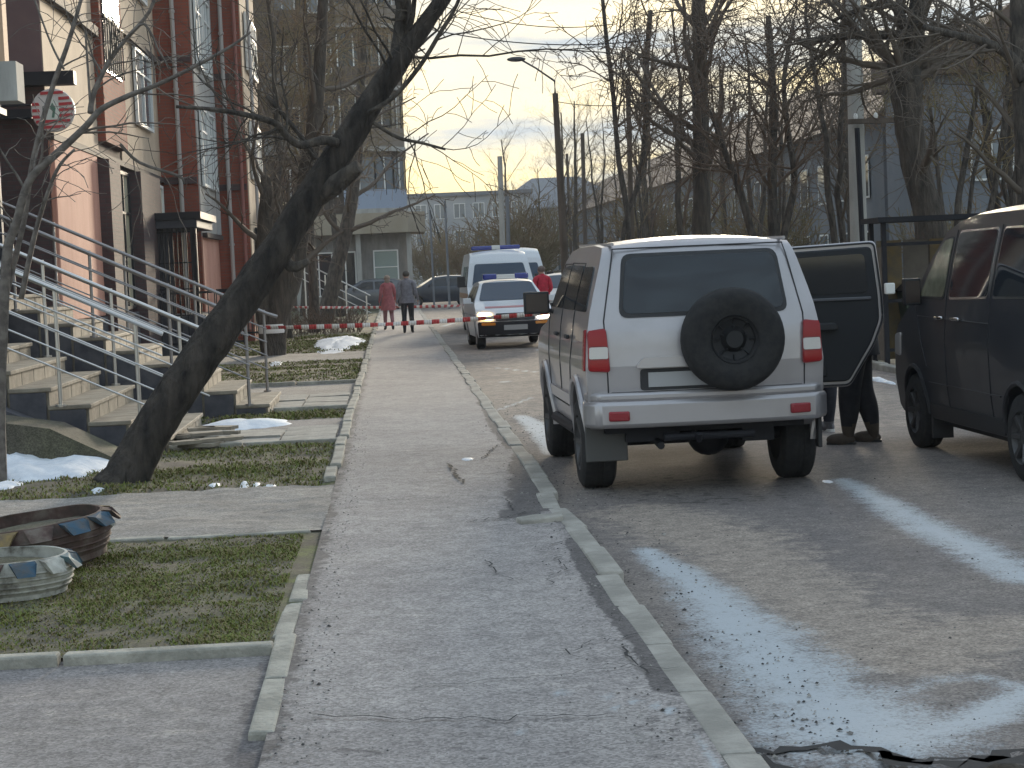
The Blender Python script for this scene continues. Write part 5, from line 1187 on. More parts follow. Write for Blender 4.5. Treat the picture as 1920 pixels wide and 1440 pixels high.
# ---- dark minivan on the right
VN = thing('minivan', 'dark brown minivan cropped by the picture edge, its left side showing', 'minivan', (5.56, 15.7, 0), R(.4))
VA, VB = 1.46, -1.44
C2 = Car([(-2.5, .40), (-2.56, .6), (-2.55, 1.1), (-2.46, 1.5), (-2.3, 2.0), (-2.15, 2.10), (-1.2, 2.15), (0, 2.14), (.45, 2.08), (.75, 1.98), (1.36, 1.46), (1.52, 1.32), (2.08, 1.10), (2.24, .92), (2.3, .62), (2.28, .36), (2.15, .3)], [VA, VB], .40, [(.3, .83), (.6, .87), (1.0, .885), (1.35, .86), (1.95, .74), (2.15, .70)], crown=.08, bulge_r=.1, bulge_f=.24, sill=.30, arch_z=.34)
C2.body('body', M_bronze, VN, .06)
for s_, sd in ((-1, 'l'), (1, 'r')):
    for nm, poly in (('front_door_window', [(.50, 1.38), (1.24, 1.38), (.74, 1.90), (.50, 1.92)]), ('sliding_door_window', [(-.66, 1.40), (.34, 1.38), (.34, 1.97), (-.66, 1.98)]), ('rear_side_window', [(-2.05, 1.42), (-.82, 1.40), (-.82, 1.98), (-1.95, 1.97)])):
        rp = rpoly(poly, .06); C2.patch('window_seal', inset(rp, -.022), sd, M_chrome if nm != 'front_door_window' else M_rub, VN, .001, .004, .15); C2.patch(nm, rp, sd, M_carglass if nm != 'front_door_window' else mat('glass painted with light behind', (.24, .23, .16), .1, c2=(.12, .12, .08), scale=5), VN, .004, .006, .15)  # front door glass: brightness seen through the cabin is painted into its colour
    seam([(.42, .36), (.42, 2.0)], sd, .006, M_rub, VN, C2); seam([(-.75, .36), (-.75, 2.02)], sd, .006, M_rub, VN, C2); seam([(1.02, .76), (1.42, 1.36)], sd, .005, M_rub, VN, C2)
    seam([(-1.0, .62), (.98, .62)], sd, .008, M_bronze, VN, C2); seam([(-.75, 1.18), (1.3, 1.2)], sd, .006, M_bronze, VN, C2); seam([(-2.4, .36), (-1.9, .36)], sd, .01, M_rub, VN, C2)
    for yy in (.55, .08): 
        p = C2.P(s_, yy, 1.2); mb = MB(); mb.box((p[0] + s_ * .022, yy, 1.2), (.03, .21, .032)); mb.build('door_handle', M_chrome, VN, bevel=.01)
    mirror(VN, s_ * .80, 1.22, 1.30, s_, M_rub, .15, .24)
    C2.patch('headlight', rpoly([(1.95, .82), (2.18, .84), (2.12, 1.02), (1.9, 1.04)], .04), sd, M_lampw, VN, .004, .012, .08)
    C2.patch('sill_trim', rpoly([(-1.0, .31), (1.02, .31), (1.02, .44), (-1.0, .44)], .02), sd, M_rub, VN, .003, .012, .3)
    for ay in (VA, VB):
        mb = MB(); pts = []
        for i in range(13):
            a = math.pi * i / 12; yy = ay + .41 * math.cos(a); zz = .34 + .41 * math.sin(a); p = C2.P(s_, yy, zz); pts.append((p[0] + s_ * .004, p[1], zz))
        mb.tube(pts, .022, 6); mb.build('wheel_arch', M_rub, VN)
C2.patch('windscreen', rpoly([(-.68, 1.44), (.68, 1.44), (.6, 1.95), (-.6, 1.95)], .06), 'front', M_carglass, VN, .004, .008)
C2.patch('front_bumper_vent', rpoly([(-.5, .4), (.5, .4), (.5, .6), (-.5, .6)], .04), 'front', M_rub, VN, .004, .012)
C2.patch('rear_window', rpoly([(-.62, 1.42), (.62, 1.42), (.56, 1.9), (-.56, 1.9)], .06), 'rear', M_carglass, VN, .004, .008)
for s_ in (-1, 1): C2.patch('tail_light', rpoly([(s_ * .68, 1.0), (s_ * .82, 1.0), (s_ * .8, 1.4), (s_ * .7, 1.4)], .03), 'rear', M_red, VN, .004, .02)
for x_, y_, s_ in ((-.77, VA, -1), (.77, VA, 1), (-.77, VB, -1), (.77, VB, 1)): wheel(VN, x_, y_, .34, .215, s_, mat('dirty rim', (.09, .088, .09), .5, .6), spokes=7)
mb = MB(); mb.span(-.74, .74, -2.3, 2.0, .24, .36); mb.build('chassis', M_black, VN, smooth=False)
mb = MB(); mb.span(-.84, -.66, .98, 1.04, .12, .36); mb.build('mud_flap', M_rub, VN, smooth=False)

# ---- far cars, simple shells of their own kind with windows, lamps, wheels
HATCH = [(-1.95, .42), (-2.02, .6), (-2.0, .95), (-1.9, 1.12), (-1.6, 1.42), (-1.3, 1.5), (-.3, 1.53), (.2, 1.48), (.95, 1.05), (1.2, .99), (1.75, .88), (1.95, .74), (2.02, .55), (1.98, .32), (1.8, .26)]
def far_car(label, loc, rz, m, lit=False, cat='car', name='parked_car', group=None, light_bar=False, low=M_black):
    t = thing(name, label, cat, loc, rz, group)
    c_ = Car(HATCH, [1.24, -1.22], .34, [(.25, .80), (.6, .85), (.95, .84), (1.45, .62), (1.55, .6)], crown=.05, bulge_r=.2, bulge_f=.26, sill=.26, arch_z=.30)
    c_.body('body', m, t, .05)
    c_.patch('windscreen', rpoly([(-.70, 1.06), (.70, 1.06), (.55, 1.45), (-.55, 1.45)], .06), 'front', M_carglassb, t, .004, .01)
    c_.patch('rear_window', rpoly([(-.62, 1.12), (.62, 1.12), (.5, 1.40), (-.5, 1.40)], .06), 'rear', M_carglass, t, .004, .01)
    for s_, sd in ((-1, 'l'), (1, 'r')):
        c_.patch('side_window', rpoly([(-1.35, 1.02), (-.35, 1.02), (-.35, 1.42), (-1.15, 1.40)], .04), sd, M_carglass, t, .003, .008, .2); c_.patch('side_window', rpoly([(-.27, 1.02), (.75, 1.02), (.18, 1.42), (-.27, 1.43)], .04), sd, M_carglass, t, .003, .008, .2)
        c_.patch('headlight', rpoly([(s_ * .50, .64), (s_ * .80, .66), (s_ * .80, .80), (s_ * .52, .79)], .04), 'front', (M_beam if s_ > 0 else M_beam2) if lit else M_lampw, t, .004, .02, .08)
        if lit: c_.patch('turn_lamp', rpoly([(s_ * .44, .53), (s_ * .74, .53), (s_ * .74, .59), (s_ * .44, .59)], .02), 'front', M_amber, t, .02, .015, .08)
        c_.patch('tail_light', rpoly([(s_ * .62, .72), (s_ * .82, .72), (s_ * .8, .98), (s_ * .64, .98)], .03), 'rear', M_red, t, .004, .015, .08)
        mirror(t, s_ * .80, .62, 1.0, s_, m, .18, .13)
    c_.patch('grille', rpoly([(-.44, .62), (.44, .62), (.42, .78), (-.42, .78)], .03), 'front', M_rub, t, .004, .012)
    c_.patch('lower_bumper', rpoly([(-.80, .27), (.80, .27), (.82, .60), (-.82, .60)], .04), 'front', low, t, .004, .012); c_.patch('number_plate', [(-.26, .42), (.26, .42), (.26, .53), (-.26, .53)], 'front', M_plate, t, .018, .006)
    for x_, y_, s_ in ((-.72, -1.22, -1), (.72, -1.22, 1), (-.72, 1.24, -1), (.72, 1.24, 1)): wheel(t, x_, y_, .30, .19, s_, M_rim, spokes=5)
    if light_bar:
        mb = MB(); mb.span(-.30, .30, -.08, .12, 1.52, 1.63); lb = mb.build('light_bar', M_white, t, bevel=.02)
        for s_ in (-1, 1): mb = MB(); mb.span(s_ * .2, s_ * .52, -.09, .13, 1.525, 1.65); mb.build('beacon', M_blue, lb, bevel=.03)
        for sd in 'lr': c_.patch('stripe', [(-1.8, .66), (1.5, .66), (1.5, .76), (-1.8, .76)], sd, M_blue, t, .003, .004, .3)
        c_.patch('hood_stripe', [(-.62, .90), (.62, .90), (.62, .935), (-.62, .935)], 'front', mat('muted red stripe', (.45, .16, .17), .4), t, .004, .004, .2)
    return t
far_car('white patrol car facing the camera with blue beacon bar and lit headlights', (2.58, 44.0, 0), R(180) + R(2), M_cwhite, True, 'patrol car', 'patrol_car', None, True)
far_car('navy car parked between the tower block and the white vans', (2.25, 93, 0), R(96), M_navy)
far_car('dark grey car parked before the tower shop windows, behind the pedestrians', (-1.2, 90, 0), R(92), M_dgrey)
far_car('silver grey car standing right of the red-jacketed man', (5.55, 62, 0), R(183), mat('light grey vehicle paint', (.42, .44, .46), .35, .3, coat=.4))
# ---- white vans behind the patrol car
VPROF = [(-2.6, .45), (-2.66, .7), (-2.62, 1.4), (-2.5, 2.15), (-2.35, 2.27), (.3, 2.29), (.78, 2.18), (1.05, 1.96), (1.55, 1.28), (1.8, 1.16), (2.2, 1.0), (2.36, .8), (2.38, .4), (2.2, .34)]
def white_van(label, loc, rz, h=1.0, bar=True, name='ambulance_van'):
    t = thing(name, label, 'van', loc, rz)
    c_ = Car([(y, z * (h if z > 1.3 else 1)) for y, z in VPROF], [1.5, -1.4], .40, [(.35, .90), (.8, .96), (1.3, .94), (2.0, .82), (2.35, .76)], crown=.07, bulge_r=.06, bulge_f=.22, sill=.34, arch_z=.36)
    c_.body('body', M_cwhite, t, .06)
    c_.patch('windscreen', rpoly([(-.80, 1.30), (.80, 1.30), (.68, 1.90), (-.68, 1.90)], .06), 'front', M_carglassb, t, .004, .01)
    for s_, sd in ((-1, 'l'), (1, 'r')):
        c_.patch('door_window', rpoly([(.45, 1.3), (1.36, 1.3), (.95, 1.85), (.45, 1.87)], .05), sd, M_carglass, t, .003, .008, .2); c_.patch('side_window', rpoly([(-1.2, 1.35), (.2, 1.35), (.2, 1.85), (-1.2, 1.85)], .05), sd, M_carglass, t, .003, .008, .2)
        c_.patch('stripe', [(-2.4, .95), (1.9, .95), (1.9, 1.1), (-2.4, 1.1)], sd, mat('ochre stripe', (.33, .20, .12), .5), t, .003, .005, .3)
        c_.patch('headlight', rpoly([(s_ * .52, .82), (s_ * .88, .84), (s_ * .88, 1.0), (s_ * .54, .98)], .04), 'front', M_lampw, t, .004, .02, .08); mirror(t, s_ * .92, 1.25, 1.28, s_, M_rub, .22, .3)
    c_.patch('grille', rpoly([(-.46, .72), (.46, .72), (.44, .95), (-.44, .95)], .03), 'front', M_rub, t, .004, .012); c_.patch('lower_bumper', rpoly([(-.9, .4), (.9, .4), (.9, .66), (-.9, .66)], .04), 'front', M_rub, t, .004, .02)
    for x_, y_, s_ in ((-.82, -1.4, -1), (.82, -1.4, 1), (-.82, 1.5, -1), (.82, 1.5, 1)): wheel(t, x_, y_, .35, .21, s_, M_rim, spokes=5)
    if bar:
        mb = MB(); mb.span(-.70, .70, -.1, .18, 2.3 * h, 2.42 * h); lb = mb.build('light_bar', M_blue, t, bevel=.04); mb = MB(); mb.span(-.12, .12, -.11, .19, 2.305 * h, 2.425 * h); mb.build('bar_centre', M_white, lb, bevel=.02)
    return t
white_van('white emergency van with a dark blue beacon bar right behind the patrol car', (2.98, 55, 0), R(180) + R(1))
white_van('second white van half hidden behind the emergency van', (4.15, 65, 0), R(180), 1.06, False)
# ------------------------------------------------------------------ people: one continuous skinned body each
def person(label, loc, rz, h, cols, legs=((0, 0), (0, 0)), arms=((.0, .1, .25), (.0, .1, .25)), bulk=1.0, lean=0.0, hair_c=(.05, .04, .035), hood=None, coat=None, hat=None, sole=None, bag=False, female=False, bootH=.16, legw=1.0):
    """faces +y. legs: (forward swing of knee, forward of foot) per side; arms: (elbow fwd, wrist fwd, wrist out)"""
    t = thing('person', label, 'person', loc, rz); k = h / 1.75
    bm = bmesh.new(); lay = bm.verts.layers.skin.verify(); pts = {}
    def V(n, x, y, z, rx, ry=None):
        v = bm.verts.new((x * k, y * k, z * k)); v[lay].radius = (rx * k, (ry or rx) * k); pts[n] = v; return v
    def E(a, b): bm.edges.new((pts[a], pts[b]))
    sw = .175 if female else .195
    V('pel', 0, 0, .95, .165 * bulk, .13 * bulk); pts['pel'][lay].use_root = True
    V('waist', 0, lean * .3, 1.1, .15 * bulk, .115 * bulk); V('chest', 0, lean * .7, 1.3, .175 * bulk, .125 * bulk); V('neck0', 0, lean, 1.45, .10, .085); V('neck1', 0, lean + .01, 1.52, .058)
    V('head', 0, lean + .025, 1.61, .082, .095); V('crown', 0, lean + .015, 1.70, .068, .08)
    for a, b in (('pel', 'waist'), ('waist', 'chest'), ('chest', 'neck0'), ('neck0', 'neck1'), ('neck1', 'head'), ('head', 'crown')): E(a, b)
    for s_, i in ((-1, 0), (1, 1)):
        kf, ff = legs[i]; n = str(i)
        V('hip' + n, s_ * .095, 0, .86, .10 * bulk); V('knee' + n, s_ * .10, kf + .01, .49, .068 * bulk * legw); V('calf' + n, s_ * .105, (kf + ff) * .5 - .012, .34, .064 * bulk * legw); V('ank' + n, s_ * .105, ff - .01, .10, .047 * (1 + (legw - 1) * .9)); V('heel' + n, s_ * .108, ff - .02, .05, .048, .045); V('toe' + n, s_ * .12, ff + .15, .035, .042, .032)
        for a, b in (('pel', 'hip' + n), ('hip' + n, 'knee' + n), ('knee' + n, 'calf' + n), ('calf' + n, 'ank' + n), ('ank' + n, 'heel' + n), ('heel' + n, 'toe' + n)): E(a, b)
        ef, wf, wo = arms[i]
        V('sh' + n, s_ * sw, lean * .95, 1.40, .072 * bulk); V('el' + n, s_ * (sw + .05), lean * .6 + ef - .02, 1.14, .054 * bulk); V('wr' + n, s_ * wo, lean * .5 + wf, .91 + max(0, wf) * .5, .036); V('palm' + n, s_ * wo, lean * .5 + wf + .03, .83 + max(0, wf) * .55, .034, .022)
        for a, b in (('neck0', 'sh' + n), ('sh' + n, 'el' + n), ('el' + n, 'wr' + n), ('wr' + n, 'palm' + n)): E(a, b)
    palms = [Vector(pts['palm' + str(i)].co) for i in (0, 1)]; head = Vector(pts['head'].co)
    me = bpy.data.meshes.new('body_frame'); bm.to_mesh(me); bm.free()
    o = bpy.data.objects.new('body', me); COL.objects.link(o); o.modifiers.new('skin', 'SKIN').use_smooth_shade = True; sb_ = o.modifiers.new('sub', 'SUBSURF'); sb_.levels = 2; sb_.render_levels = 2
    dg = bpy.context.evaluated_depsgraph_get(); me2 = bpy.data.meshes.new_from_object(o.evaluated_get(dg)); bpy.data.objects.remove(o); me2.name = 'body'
    # face, ears and fingers joined to the same body mesh
    mb = MB(); mb.v = [tuple(v.co) for v in me2.vertices]; mb.f = [tuple(p.vertices) for p in me2.polygons]; mb.m = [0] * len(mb.f)
    n0 = len(mb.f)
    mb.ball(head + Vector((0, .095, -.005)) * k, (.014 * k, .022 * k, .024 * k), 6, 5)
    for s_ in (-1, 1): mb.ball(head + Vector((s_ * .082, .0, 0)) * k, (.012 * k, .022 * k, .032 * k), 6, 5)
    for i, s_ in ((0, -1), (1, 1)):
        for q in range(4):
            b0 = palms[i] + Vector((0, -.018 + q * .017, -.02)) * k; L_ = (.062, .075, .07, .055)[q] * k
            mb.tube([b0, b0 + Vector((-s_ * .004, .008, -.55)).normalized() * L_ * .55, b0 + Vector((-s_ * .018, .022, -1 * L_ / k)) * k * 1.0], [.0095 * k, .009 * k, .007 * k], 6)
        b0 = palms[i] + Vector((-s_ * .01, .03, .02)) * k; mb.tube([b0, b0 + Vector((-s_ * .012, .03, -.025)) * k, b0 + Vector((-s_ * .016, .036, -.055)) * k], [.011 * k, .010 * k, .008 * k], 6)
    skin = mat('skin', (.42, .25, .19), .6)
    jac, tro, sho = cols
    for i, f in enumerate(mb.f):
        c_ = sum((Vector(mb.v[j]) for j in f), Vector()) / len(f); z = c_.z / k; x = abs(c_.x) / k
        if i >= n0: mb.m[i] = 3
        elif z > 1.50: mb.m[i] = 3
        elif any((c_ - p).length < .055 * k for p in palms): mb.m[i] = 3
        elif z < (bootH if sho else 0): mb.m[i] = 2
        elif z < .97 and x < .21: mb.m[i] = 1
        else: mb.m[i] = 0
    mb.build('body', [jac, tro, sho or tro, skin], t, ang=180)
    e_ = MB()
    for s_ in (-1, 1): e_.ball(head + Vector((s_ * .033, .083, .018)) * k, .011 * k, 6, 5)
    e_.build('eye', M_black, t)
    e_ = MB(); e_.ball(head + Vector((0, .086, -.045)) * k, (.024 * k, .008 * k, .006 * k), 6, 4); e_.build('mouth', mat('lips', (.30, .12, .11), .6), t)
    hm = MB(); hm.ball(head + Vector((0, -.022, .042)) * k, (.098 * k, .105 * k, .088 * k), 12, 8)
    if female: hm.ball(head + Vector((0, -.07, -.05)) * k, (.085 * k, .05 * k, .11 * k), 10, 8)
    hm.build('hat' if hat else 'hair', hat or mat('hair %.2f' % hair_c[0], hair_c, .8), t)
    # jacket hem / coat skirt
    hb = coat if coat else .84
    pr = [(.0, 1.02)] + [((.185 + (.05 if coat else .02) * u_) * bulk, 1.04 - (1.04 - hb) * u_) for u_ in (0, .3, .6, .85, 1)] + [((.17 + (.05 if coat else .02)) * bulk, hb + .005), (.0, hb + .03)]
    jm = MB(); jm.lathe([(a * k, b * k) for a, b in pr], 'z', 20); jm.v = [(x, y * .80, z) for x, y, z in jm.v]; jm.build('coat_hem' if coat else 'jacket_hem', jac, t)
    cm_ = MB(); cm_.lathe([(.055 * k, 1.47 * k), (.085 * k, 1.47 * k), (.078 * k, 1.535 * k), (.06 * k, 1.535 * k)], 'z', 14); cm_.v = [(x, y + lean * k, z) for x, y, z in cm_.v]; cm_.build('collar', jac, t)
    if sole:
        for i, s_ in ((0, -1), (1, 1)):
            kf, ff = legs[i]; b_ = MB(); b_.prism(rpoly([(s_ * .075 * k, (ff - .085) * k), (s_ * .145 * k, (ff - .085) * k), (s_ * .165 * k, (ff + .1) * k), (s_ * .14 * k, (ff + .2) * k), (s_ * .085 * k, (ff + .19) * k)], .03), 0, .028 * k); b_.build('sole', sole, t)
            b_ = MB(); b_.ball((s_ * .118 * k, (ff + .06) * k, .05 * k), (.058 * k, .14 * k, .062 * k), 12, 8); b_.build('shoe', sho, t)
    if bag:
        b_ = MB(); b_.ball((.27 * k, .05 * k, .78 * k), (.06 * k, .14 * k, .14 * k), 10, 8); b_.build('handbag', M_black, t)
    return t
C = lambda n, c, r_=.85: mat(n, c, r_, c2=tuple(min(1, x * 1.35 + .004) for x in c), scale=14, bump=.25, bscale=18)
person('pedestrian in a dusty red coat walking away on the sidewalk beside the grey-vested one', (G(730, 620, ZS).x, 58, ZS), R(6), 1.66, (C('dusty red coat', (.36, .11, .12)), C('pink grey trousers', (.30, .15, .16)), M_black), legs=((.06, .12), (.02, -.14)), arms=((-.04, .02, .27), (.03, .16, .26)), bulk=1.05, coat=.62, hair_c=(.33, .25, .2), female=True)
person('pedestrian in a grey vest and black trousers walking away on the sidewalk', (G(767, 627, ZS).x, 54.2, ZS), R(-2), 1.76, (C('grey vest', (.17, .165, .19)), C('black trousers', (.02, .02, .026)), M_black), legs=((.04, .02), (.03, .10)), arms=((-.05, -.02, .29), (.0, .08, .3)), bulk=1.12, hair_c=(.07, .06, .05))
person('man in a bright red jacket standing with his back turned beside the patrol car', (G(1024, 627).x, 50.5, 0), R(20), 1.80, (C('red jacket', (.42, .02, .045)), C('dark navy trousers', (.022, .024, .035)), M_black), legs=((0, .02), (.02, .05)), arms=((-.02, .1, .27), (.0, .2, .22)), bulk=1.1, hair_c=(.16, .12, .11))
person('person in dark trousers and brown boots behind the open silver car door', (4.30, 17.72, 0), R(62), 1.74, (C('black jacket', (.018, .018, .022)), C('black heavy trousers', (.012, .012, .016)), C('brown boot', (.06, .045, .035))), legs=((.05, .09), (-.02, -.10)), bulk=1.3, legw=1.28, sole=M_rub, hat=C('dark cap', (.02, .02, .025)), bootH=.19)
person('person in dark trousers and white-soled sneakers farther behind the open car door', (4.24, 18.95, 0), R(10), 1.74, (C('black jacket', (.018, .018, .022)), C('dark jeans', (.022, .024, .034)), C('grey sneaker', (.11, .11, .12))), legs=((.02, .02), (.05, .13)), bulk=1.0, legw=1.25, sole=M_white, bootH=.11)

# ------------------------------------------------------------------ barrier tapes
def tape(label, A, B, sag, w, seg, twist, seed):
    rr_ = random.Random(seed); L_ = (B - A).length; n = int(L_ / (seg / 3)); mb = MB(); prev = None
    side = (B - A).cross(Vector((0, 0, 1))).normalized()
    for i in range(n + 1):
        u_ = i / n; p = A.lerp(B, u_) - Vector((0, 0, sag * 4 * u_ * (1 - u_))); a = twist * math.sin(u_ * 9 + seed) + .3 * math.sin(u_ * 31)
        up = Vector((0, 0, 1)) * math.cos(a) + side * math.sin(a)
        cur = (p + up * w / 2, p - up * w / 2)
        if prev is not None:
            mb.mi = (i // 3) % 2; mb.add([prev[0], prev[1], cur[1], cur[0]], [(0, 1, 2, 3)])
        prev = cur
    o = mb.build('barrier_tape', [mat('tape red', (.52, .05, .05), .5), mat('tape white', (.80, .76, .72), .5)], None, ang=180)
    s_ = o.modifiers.new('solid', 'SOLIDIFY'); s_.thickness = .003
    return tag(o, label, 'barrier tape')
tape('red and white barrier tape from the forked tree across the sidewalk before the patrol car', at(498, 614, 42.6), at(1130, 575, 41.5), .10, .10, .17, .5, 1)
tape('farther red and white barrier tape behind the pedestrians reaching the white emergency van', at(545, 576, 66), at(872, 573, 57), .03, .085, .17, .5, 2)
# knot of tape round the forked tree
mb = MB(); c0 = at(510, 612, 43.3)
for k in range(3): mb.lathe([(.30, -.05), (.31, 0), (.30, .05)], 'z', 18, c0 + Vector((0, 0, -.05 * k)))
o = mb.build('tape_knot', mat('tape white', (.8, .76, .72)), None); tag(o, 'loop of barrier tape wound round the forked grey trunk', 'barrier tape')

# ------------------------------------------------------------------ tyre flower beds on the near lawn
def tyre_bed(label, loc, tilt, rz, outer, teeth_cols, r_=.36, h=.20, nteeth=12, phase=0.0):
    t = thing('tyre_planter', label, 'tyre planter', loc, rz)
    M = Matrix.Rotation(tilt[0], 4, 'X') @ Matrix.Rotation(tilt[1], 4, 'Y')
    a = MB(); prof = [(r_ * .62, 0), (r_ * .74, .0), (r_ * .82, .025), (r_ * .93, h * .25), (r_ * 1.0, h * .5), (r_ * 1.02, h * .68), (r_ * .995, h * .86), (r_ * .94, h), (r_ * .90, h), (r_ * .92, h * .8), (r_ * .94, h * .5), (r_ * .9, .03), (r_ * .72, .02)]
    a.lathe(prof, 'z', 56)
    for zz, rr_ in ((.32, .955), (.44, .99), (.58, 1.012), (.72, 1.018)): a.lathe([(r_ * rr_, h * zz - .008), (r_ * rr_ + .007, h * zz), (r_ * rr_, h * zz + .008)], 'z', 56)
    a.v = [(v[0] * (1 + .018 * mnoise.noise(Vector(v) * 6)), v[1] * (1 + .018 * mnoise.noise(Vector(v) * 6)), v[2] * (1 + .03 * mnoise.noise(Vector(v) * 4))) for v in a.v]; a.v = [tuple(M @ Vector(v)) for v in a.v]; a.build('tyre_body', outer, t)
    b = MB(); b.lathe([(0, h * .86), (r_ * .5, h * .84), (r_ * .92, h * .74)], 'z', 24); b.v = [tuple(M @ (Vector(v) + Vector((0, 0, .02 * mnoise.noise(Vector(v) * 9))))) for v in b.v]; b.build('soil', M_soil, t)
    for k in range(nteeth):
        q = 2 * math.pi * k / nteeth + phase; dq = 2 * math.pi / nteeth * .43; c_, s_ = math.cos, math.sin
        def pt(rr, aa, z): return M @ Vector((rr * c_(aa), rr * s_(aa), z))
        d = MB(); ro, z0 = r_ * .955, h * .985
        outp = [pt(ro, q - dq, z0), pt(ro, q + dq, z0), pt(ro * 1.12, q + dq * .85, z0 - .01), pt(ro * 1.22, q + dq * .55, z0 - .075), pt(ro * 1.22, q - dq * .55, z0 - .075), pt(ro * 1.12, q - dq * .85, z0 - .01)]
        inn = [p - (M.to_3x3() @ Vector((c_(q), s_(q), 0))) * .018 for p in outp]; n = 6
        d.add(outp + inn, [tuple(range(n)), tuple(range(n, 2 * n))[::-1]] + [(i, (i + 1) % n, n + (i + 1) % n, n + i) for i in range(n)])
        d.build('tyre_tooth', teeth_cols[k % len(teeth_cols)], t, smooth=False)
    return t
pw = mat('worn white tyre paint', (.50, .49, .44), .8, c2=(.13, .12, .10), scale=7, detail=10, c3=(.38, .37, .33), lo=.40, hi=.66, bump=.3)
pb = mat('worn brown tyre paint', (.05, .038, .032), .85, c2=(.15, .12, .10), scale=5, detail=10, c3=(.085, .05, .042), bump=.4)
pblu = mat('worn blue tyre paint', (.035, .085, .135), .75, c2=(.085, .085, .085), scale=14, lo=.42, hi=.66); pteal = mat('worn teal tyre paint', (.09, .165, .19), .75, c2=(.16, .16, .16), scale=12); pyel = mat('worn yellow tyre paint', (.24, .165, .06), .75, c2=(.12, .09, .06), scale=12)
g = G(15, 1118, .05); tyre_bed('worn white tyre planter with blue and teal cut teeth, nearer the camera', (g.x - .02, g.y + .05, .03), (0.0, .0), 0, pw, [pblu, pw, pteal, pw, pb], .38, .25, 13, .35)
g = G(62, 1072, .05); tyre_bed('larger tilted brown tyre planter with blue and yellow teeth behind the white one', (g.x + .02, g.y + .16, .06), (.03, -.10), 0, pb, [pblu, pb, pyel, pb, pblu], .46, .30, 13, 1.1)
tw = MB(); a = at(200, 975, 12.1); tw.tube([a + Vector((-.05, 0, .03)), a, a + Vector((.04, 0, -.04))], [.02, .03, .02], 8); o = tw.build('painted_rubber_scrap', pw, None); tag(o, 'curled white painted rubber scrap on the rim of the brown tyre planter', 'rubber scrap')

# ------------------------------------------------------------------ garbage enclosure on the right
GE = thing('garbage_enclosure', 'black framed garbage enclosure with flat roof and yellow panels beside the minivan', 'shelter', (8.4, 29, 0))
def gbox(*a, **k): return wbox(*a[:6], a[6], a[7], parent=GE, **k)
gx = G(1662, 690).x; gy = 28.9
for x, y_ in ((gx, gy), (gx + 1.75, gy), (gx, gy + .75), (gx + 1.75, gy + .75)): gbox(x - .035, x + .035, y_ - .035, y_ + .035, -.02, 2.22, 'post', M_black)
gbox(gx - .12, gx + 1.95, gy - .15, gy + .92, 2.22, 2.30, 'roof', M_black)
for zz in (1.86, 1.0, .25): gbox(gx + .035, gx + 1.715, gy - .02, gy + .02, zz, zz + .05, 'rail', M_black)
py_ = mat('ochre panel', (.22, .15, .06), .7, c2=(.14, .11, .07), scale=4); pg = mat('greyish tan panel', (.13, .11, .09), .8, c2=(.17, .145, .12), scale=4)
for i in range(4): gbox(gx + .06 + i * .42, gx + .45 + i * .42, gy + .66, gy + .70, .1, 1.95, 'panel', py_ if i % 2 == 0 else pg)
for i in range(4): gbox(gx + .02, gx + .05, gy + .05 + i * .165, gy + .205 + i * .165, .1, 1.85, 'side_panel', pg)
DP = thing('dumpster', 'dark green steel dumpster inside the garbage enclosure', 'dumpster', (gx + .95, gy + .35, 0))
DP.scale = (1, .6, 1)
mb = MB(); mb.prism([(-.5, .15), (.5, .15), (.62, 1.15), (-.62, 1.15)], -.4, .4, 'y'); mb.build('bin', mat('green bin paint', (.05, .075, .055), .6), DP, smooth=False, bevel=.02)
mb = MB(); mb.prism([(-.66, 1.15), (.66, 1.15), (.5, 1.3), (-.5, 1.3)], -.44, .44, 'y'); mb.build('lid', M_black, DP, bevel=.02)
for x in (-.4, .4): mb = MB(); mb.tube([(x, -.3, .0), (x, -.3, .15)], .05, 8); mb.tube([(x, .3, .0), (x, .3, .15)], .05, 8); mb.build('caster', M_black, DP)
b = at(1668, 541, 28.7); mb = MB(); mb.box((0, 0, 0), (.15, .10, .17)); o = mb.build('meter_box', M_white, None, bevel=.02); o.location = b; tag(o, 'small white box fixed on the corner post of the garbage enclosure', 'box')
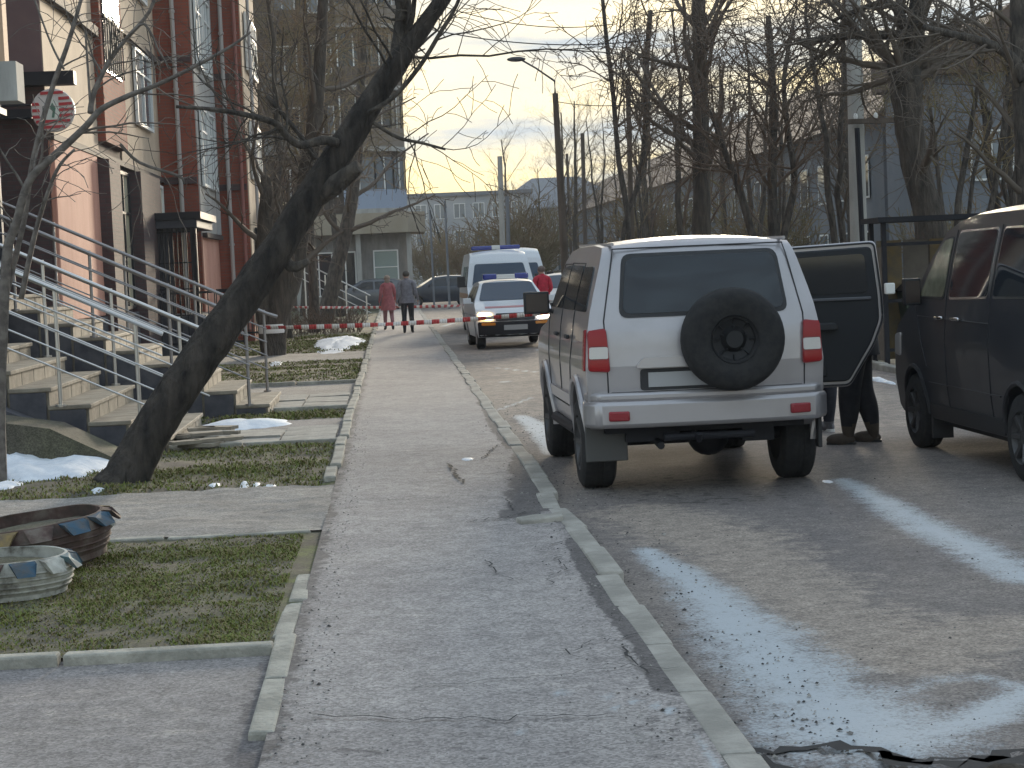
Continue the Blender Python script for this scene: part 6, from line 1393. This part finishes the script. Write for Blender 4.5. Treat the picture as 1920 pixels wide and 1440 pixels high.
# mesh fence running behind the trees on the right
FE = thing('mesh_fence', 'thin dark metal mesh fence behind the tree belt on the right', 'fence', (7.9, 50, 0))
for k in range(16):
    y_ = 31.5 + k * 3.0; x = 8.0 + (k % 2) * .02; mb = MB(); mb.tube([(x, y_, -.05), (x, y_, 1.75)], .03, 6); mb.build('post', M_dkgrey, FE, world=True)
for k in range(15):
    y_ = 31.5 + k * 3.0; mb = MB()
    for z in np.arange(.12, 1.7, .2): mb.box((8.0, y_ + 1.5, z), (.008, 2.94, .008))
    for q in np.arange(.15, 2.9, .2): mb.box((8.008, y_ + q, .9), (.008, .008, 1.6))
    mb.build('mesh_panel', M_dkgrey, FE, smooth=False, world=True)
# low earth bank / concrete strip right of the road edge
for k in range(14):
    o = bpy.data.objects.new('kerb_stone', km); COL.objects.link(o); o.parent = kerb; o.location = (7.32, 24.0 + k * 1.0, -.16 + rng.uniform(-.01, .02)); o.rotation_euler = (0, rng.uniform(-.05, .05), rng.uniform(-.02, .02))
    b = o.modifiers.new('bevel', 'BEVEL'); b.width = .018; b.segments = 2
# low dark hedge line crossing the left strip beyond the forked tree
hm = MB(); r2 = random.Random(8)
for k in range(240):
    p = Vector((r2.uniform(-4.4, -1.0), r2.uniform(57, 60), .02)); branch(hm, r2, p, Vector((r2.gauss(0, .35), r2.gauss(0, .35), 1)).normalized(), r2.uniform(.35, .75), .012, 1, dict(BP, rmin=.007, len=(1, .5, .3), n=(1, 4, 3), seg=(.2, .15, .12), ref=(.5, .5, .3)))
o = hm.build('hedge', M_twig3, None, smooth=False); tag(o, 'low dark brown leafless hedge beyond the forked tree on the left strip', 'hedge')

# ------------------------------------------------------------------ thin evening air
hz = bpy.data.materials.new('haze'); hz.use_nodes = True; ht = hz.node_tree; ht.nodes.clear()
ho = ht.nodes.new('ShaderNodeOutputMaterial'); hv = ht.nodes.new('ShaderNodeVolumePrincipled'); hv.inputs['Color'].default_value = (.80, .86, .95, 1); hv.inputs['Density'].default_value = .0004; hv.inputs['Anisotropy'].default_value = .2
ht.links.new(hv.outputs[0], ho.inputs['Volume'])
mb = MB(); mb.span(-120, 140, -40, 420, -1.1, 38); o = mb.build('haze', hz, None, smooth=False); tag(o, 'thin pale evening haze filling the street', 'haze', kind='stuff')
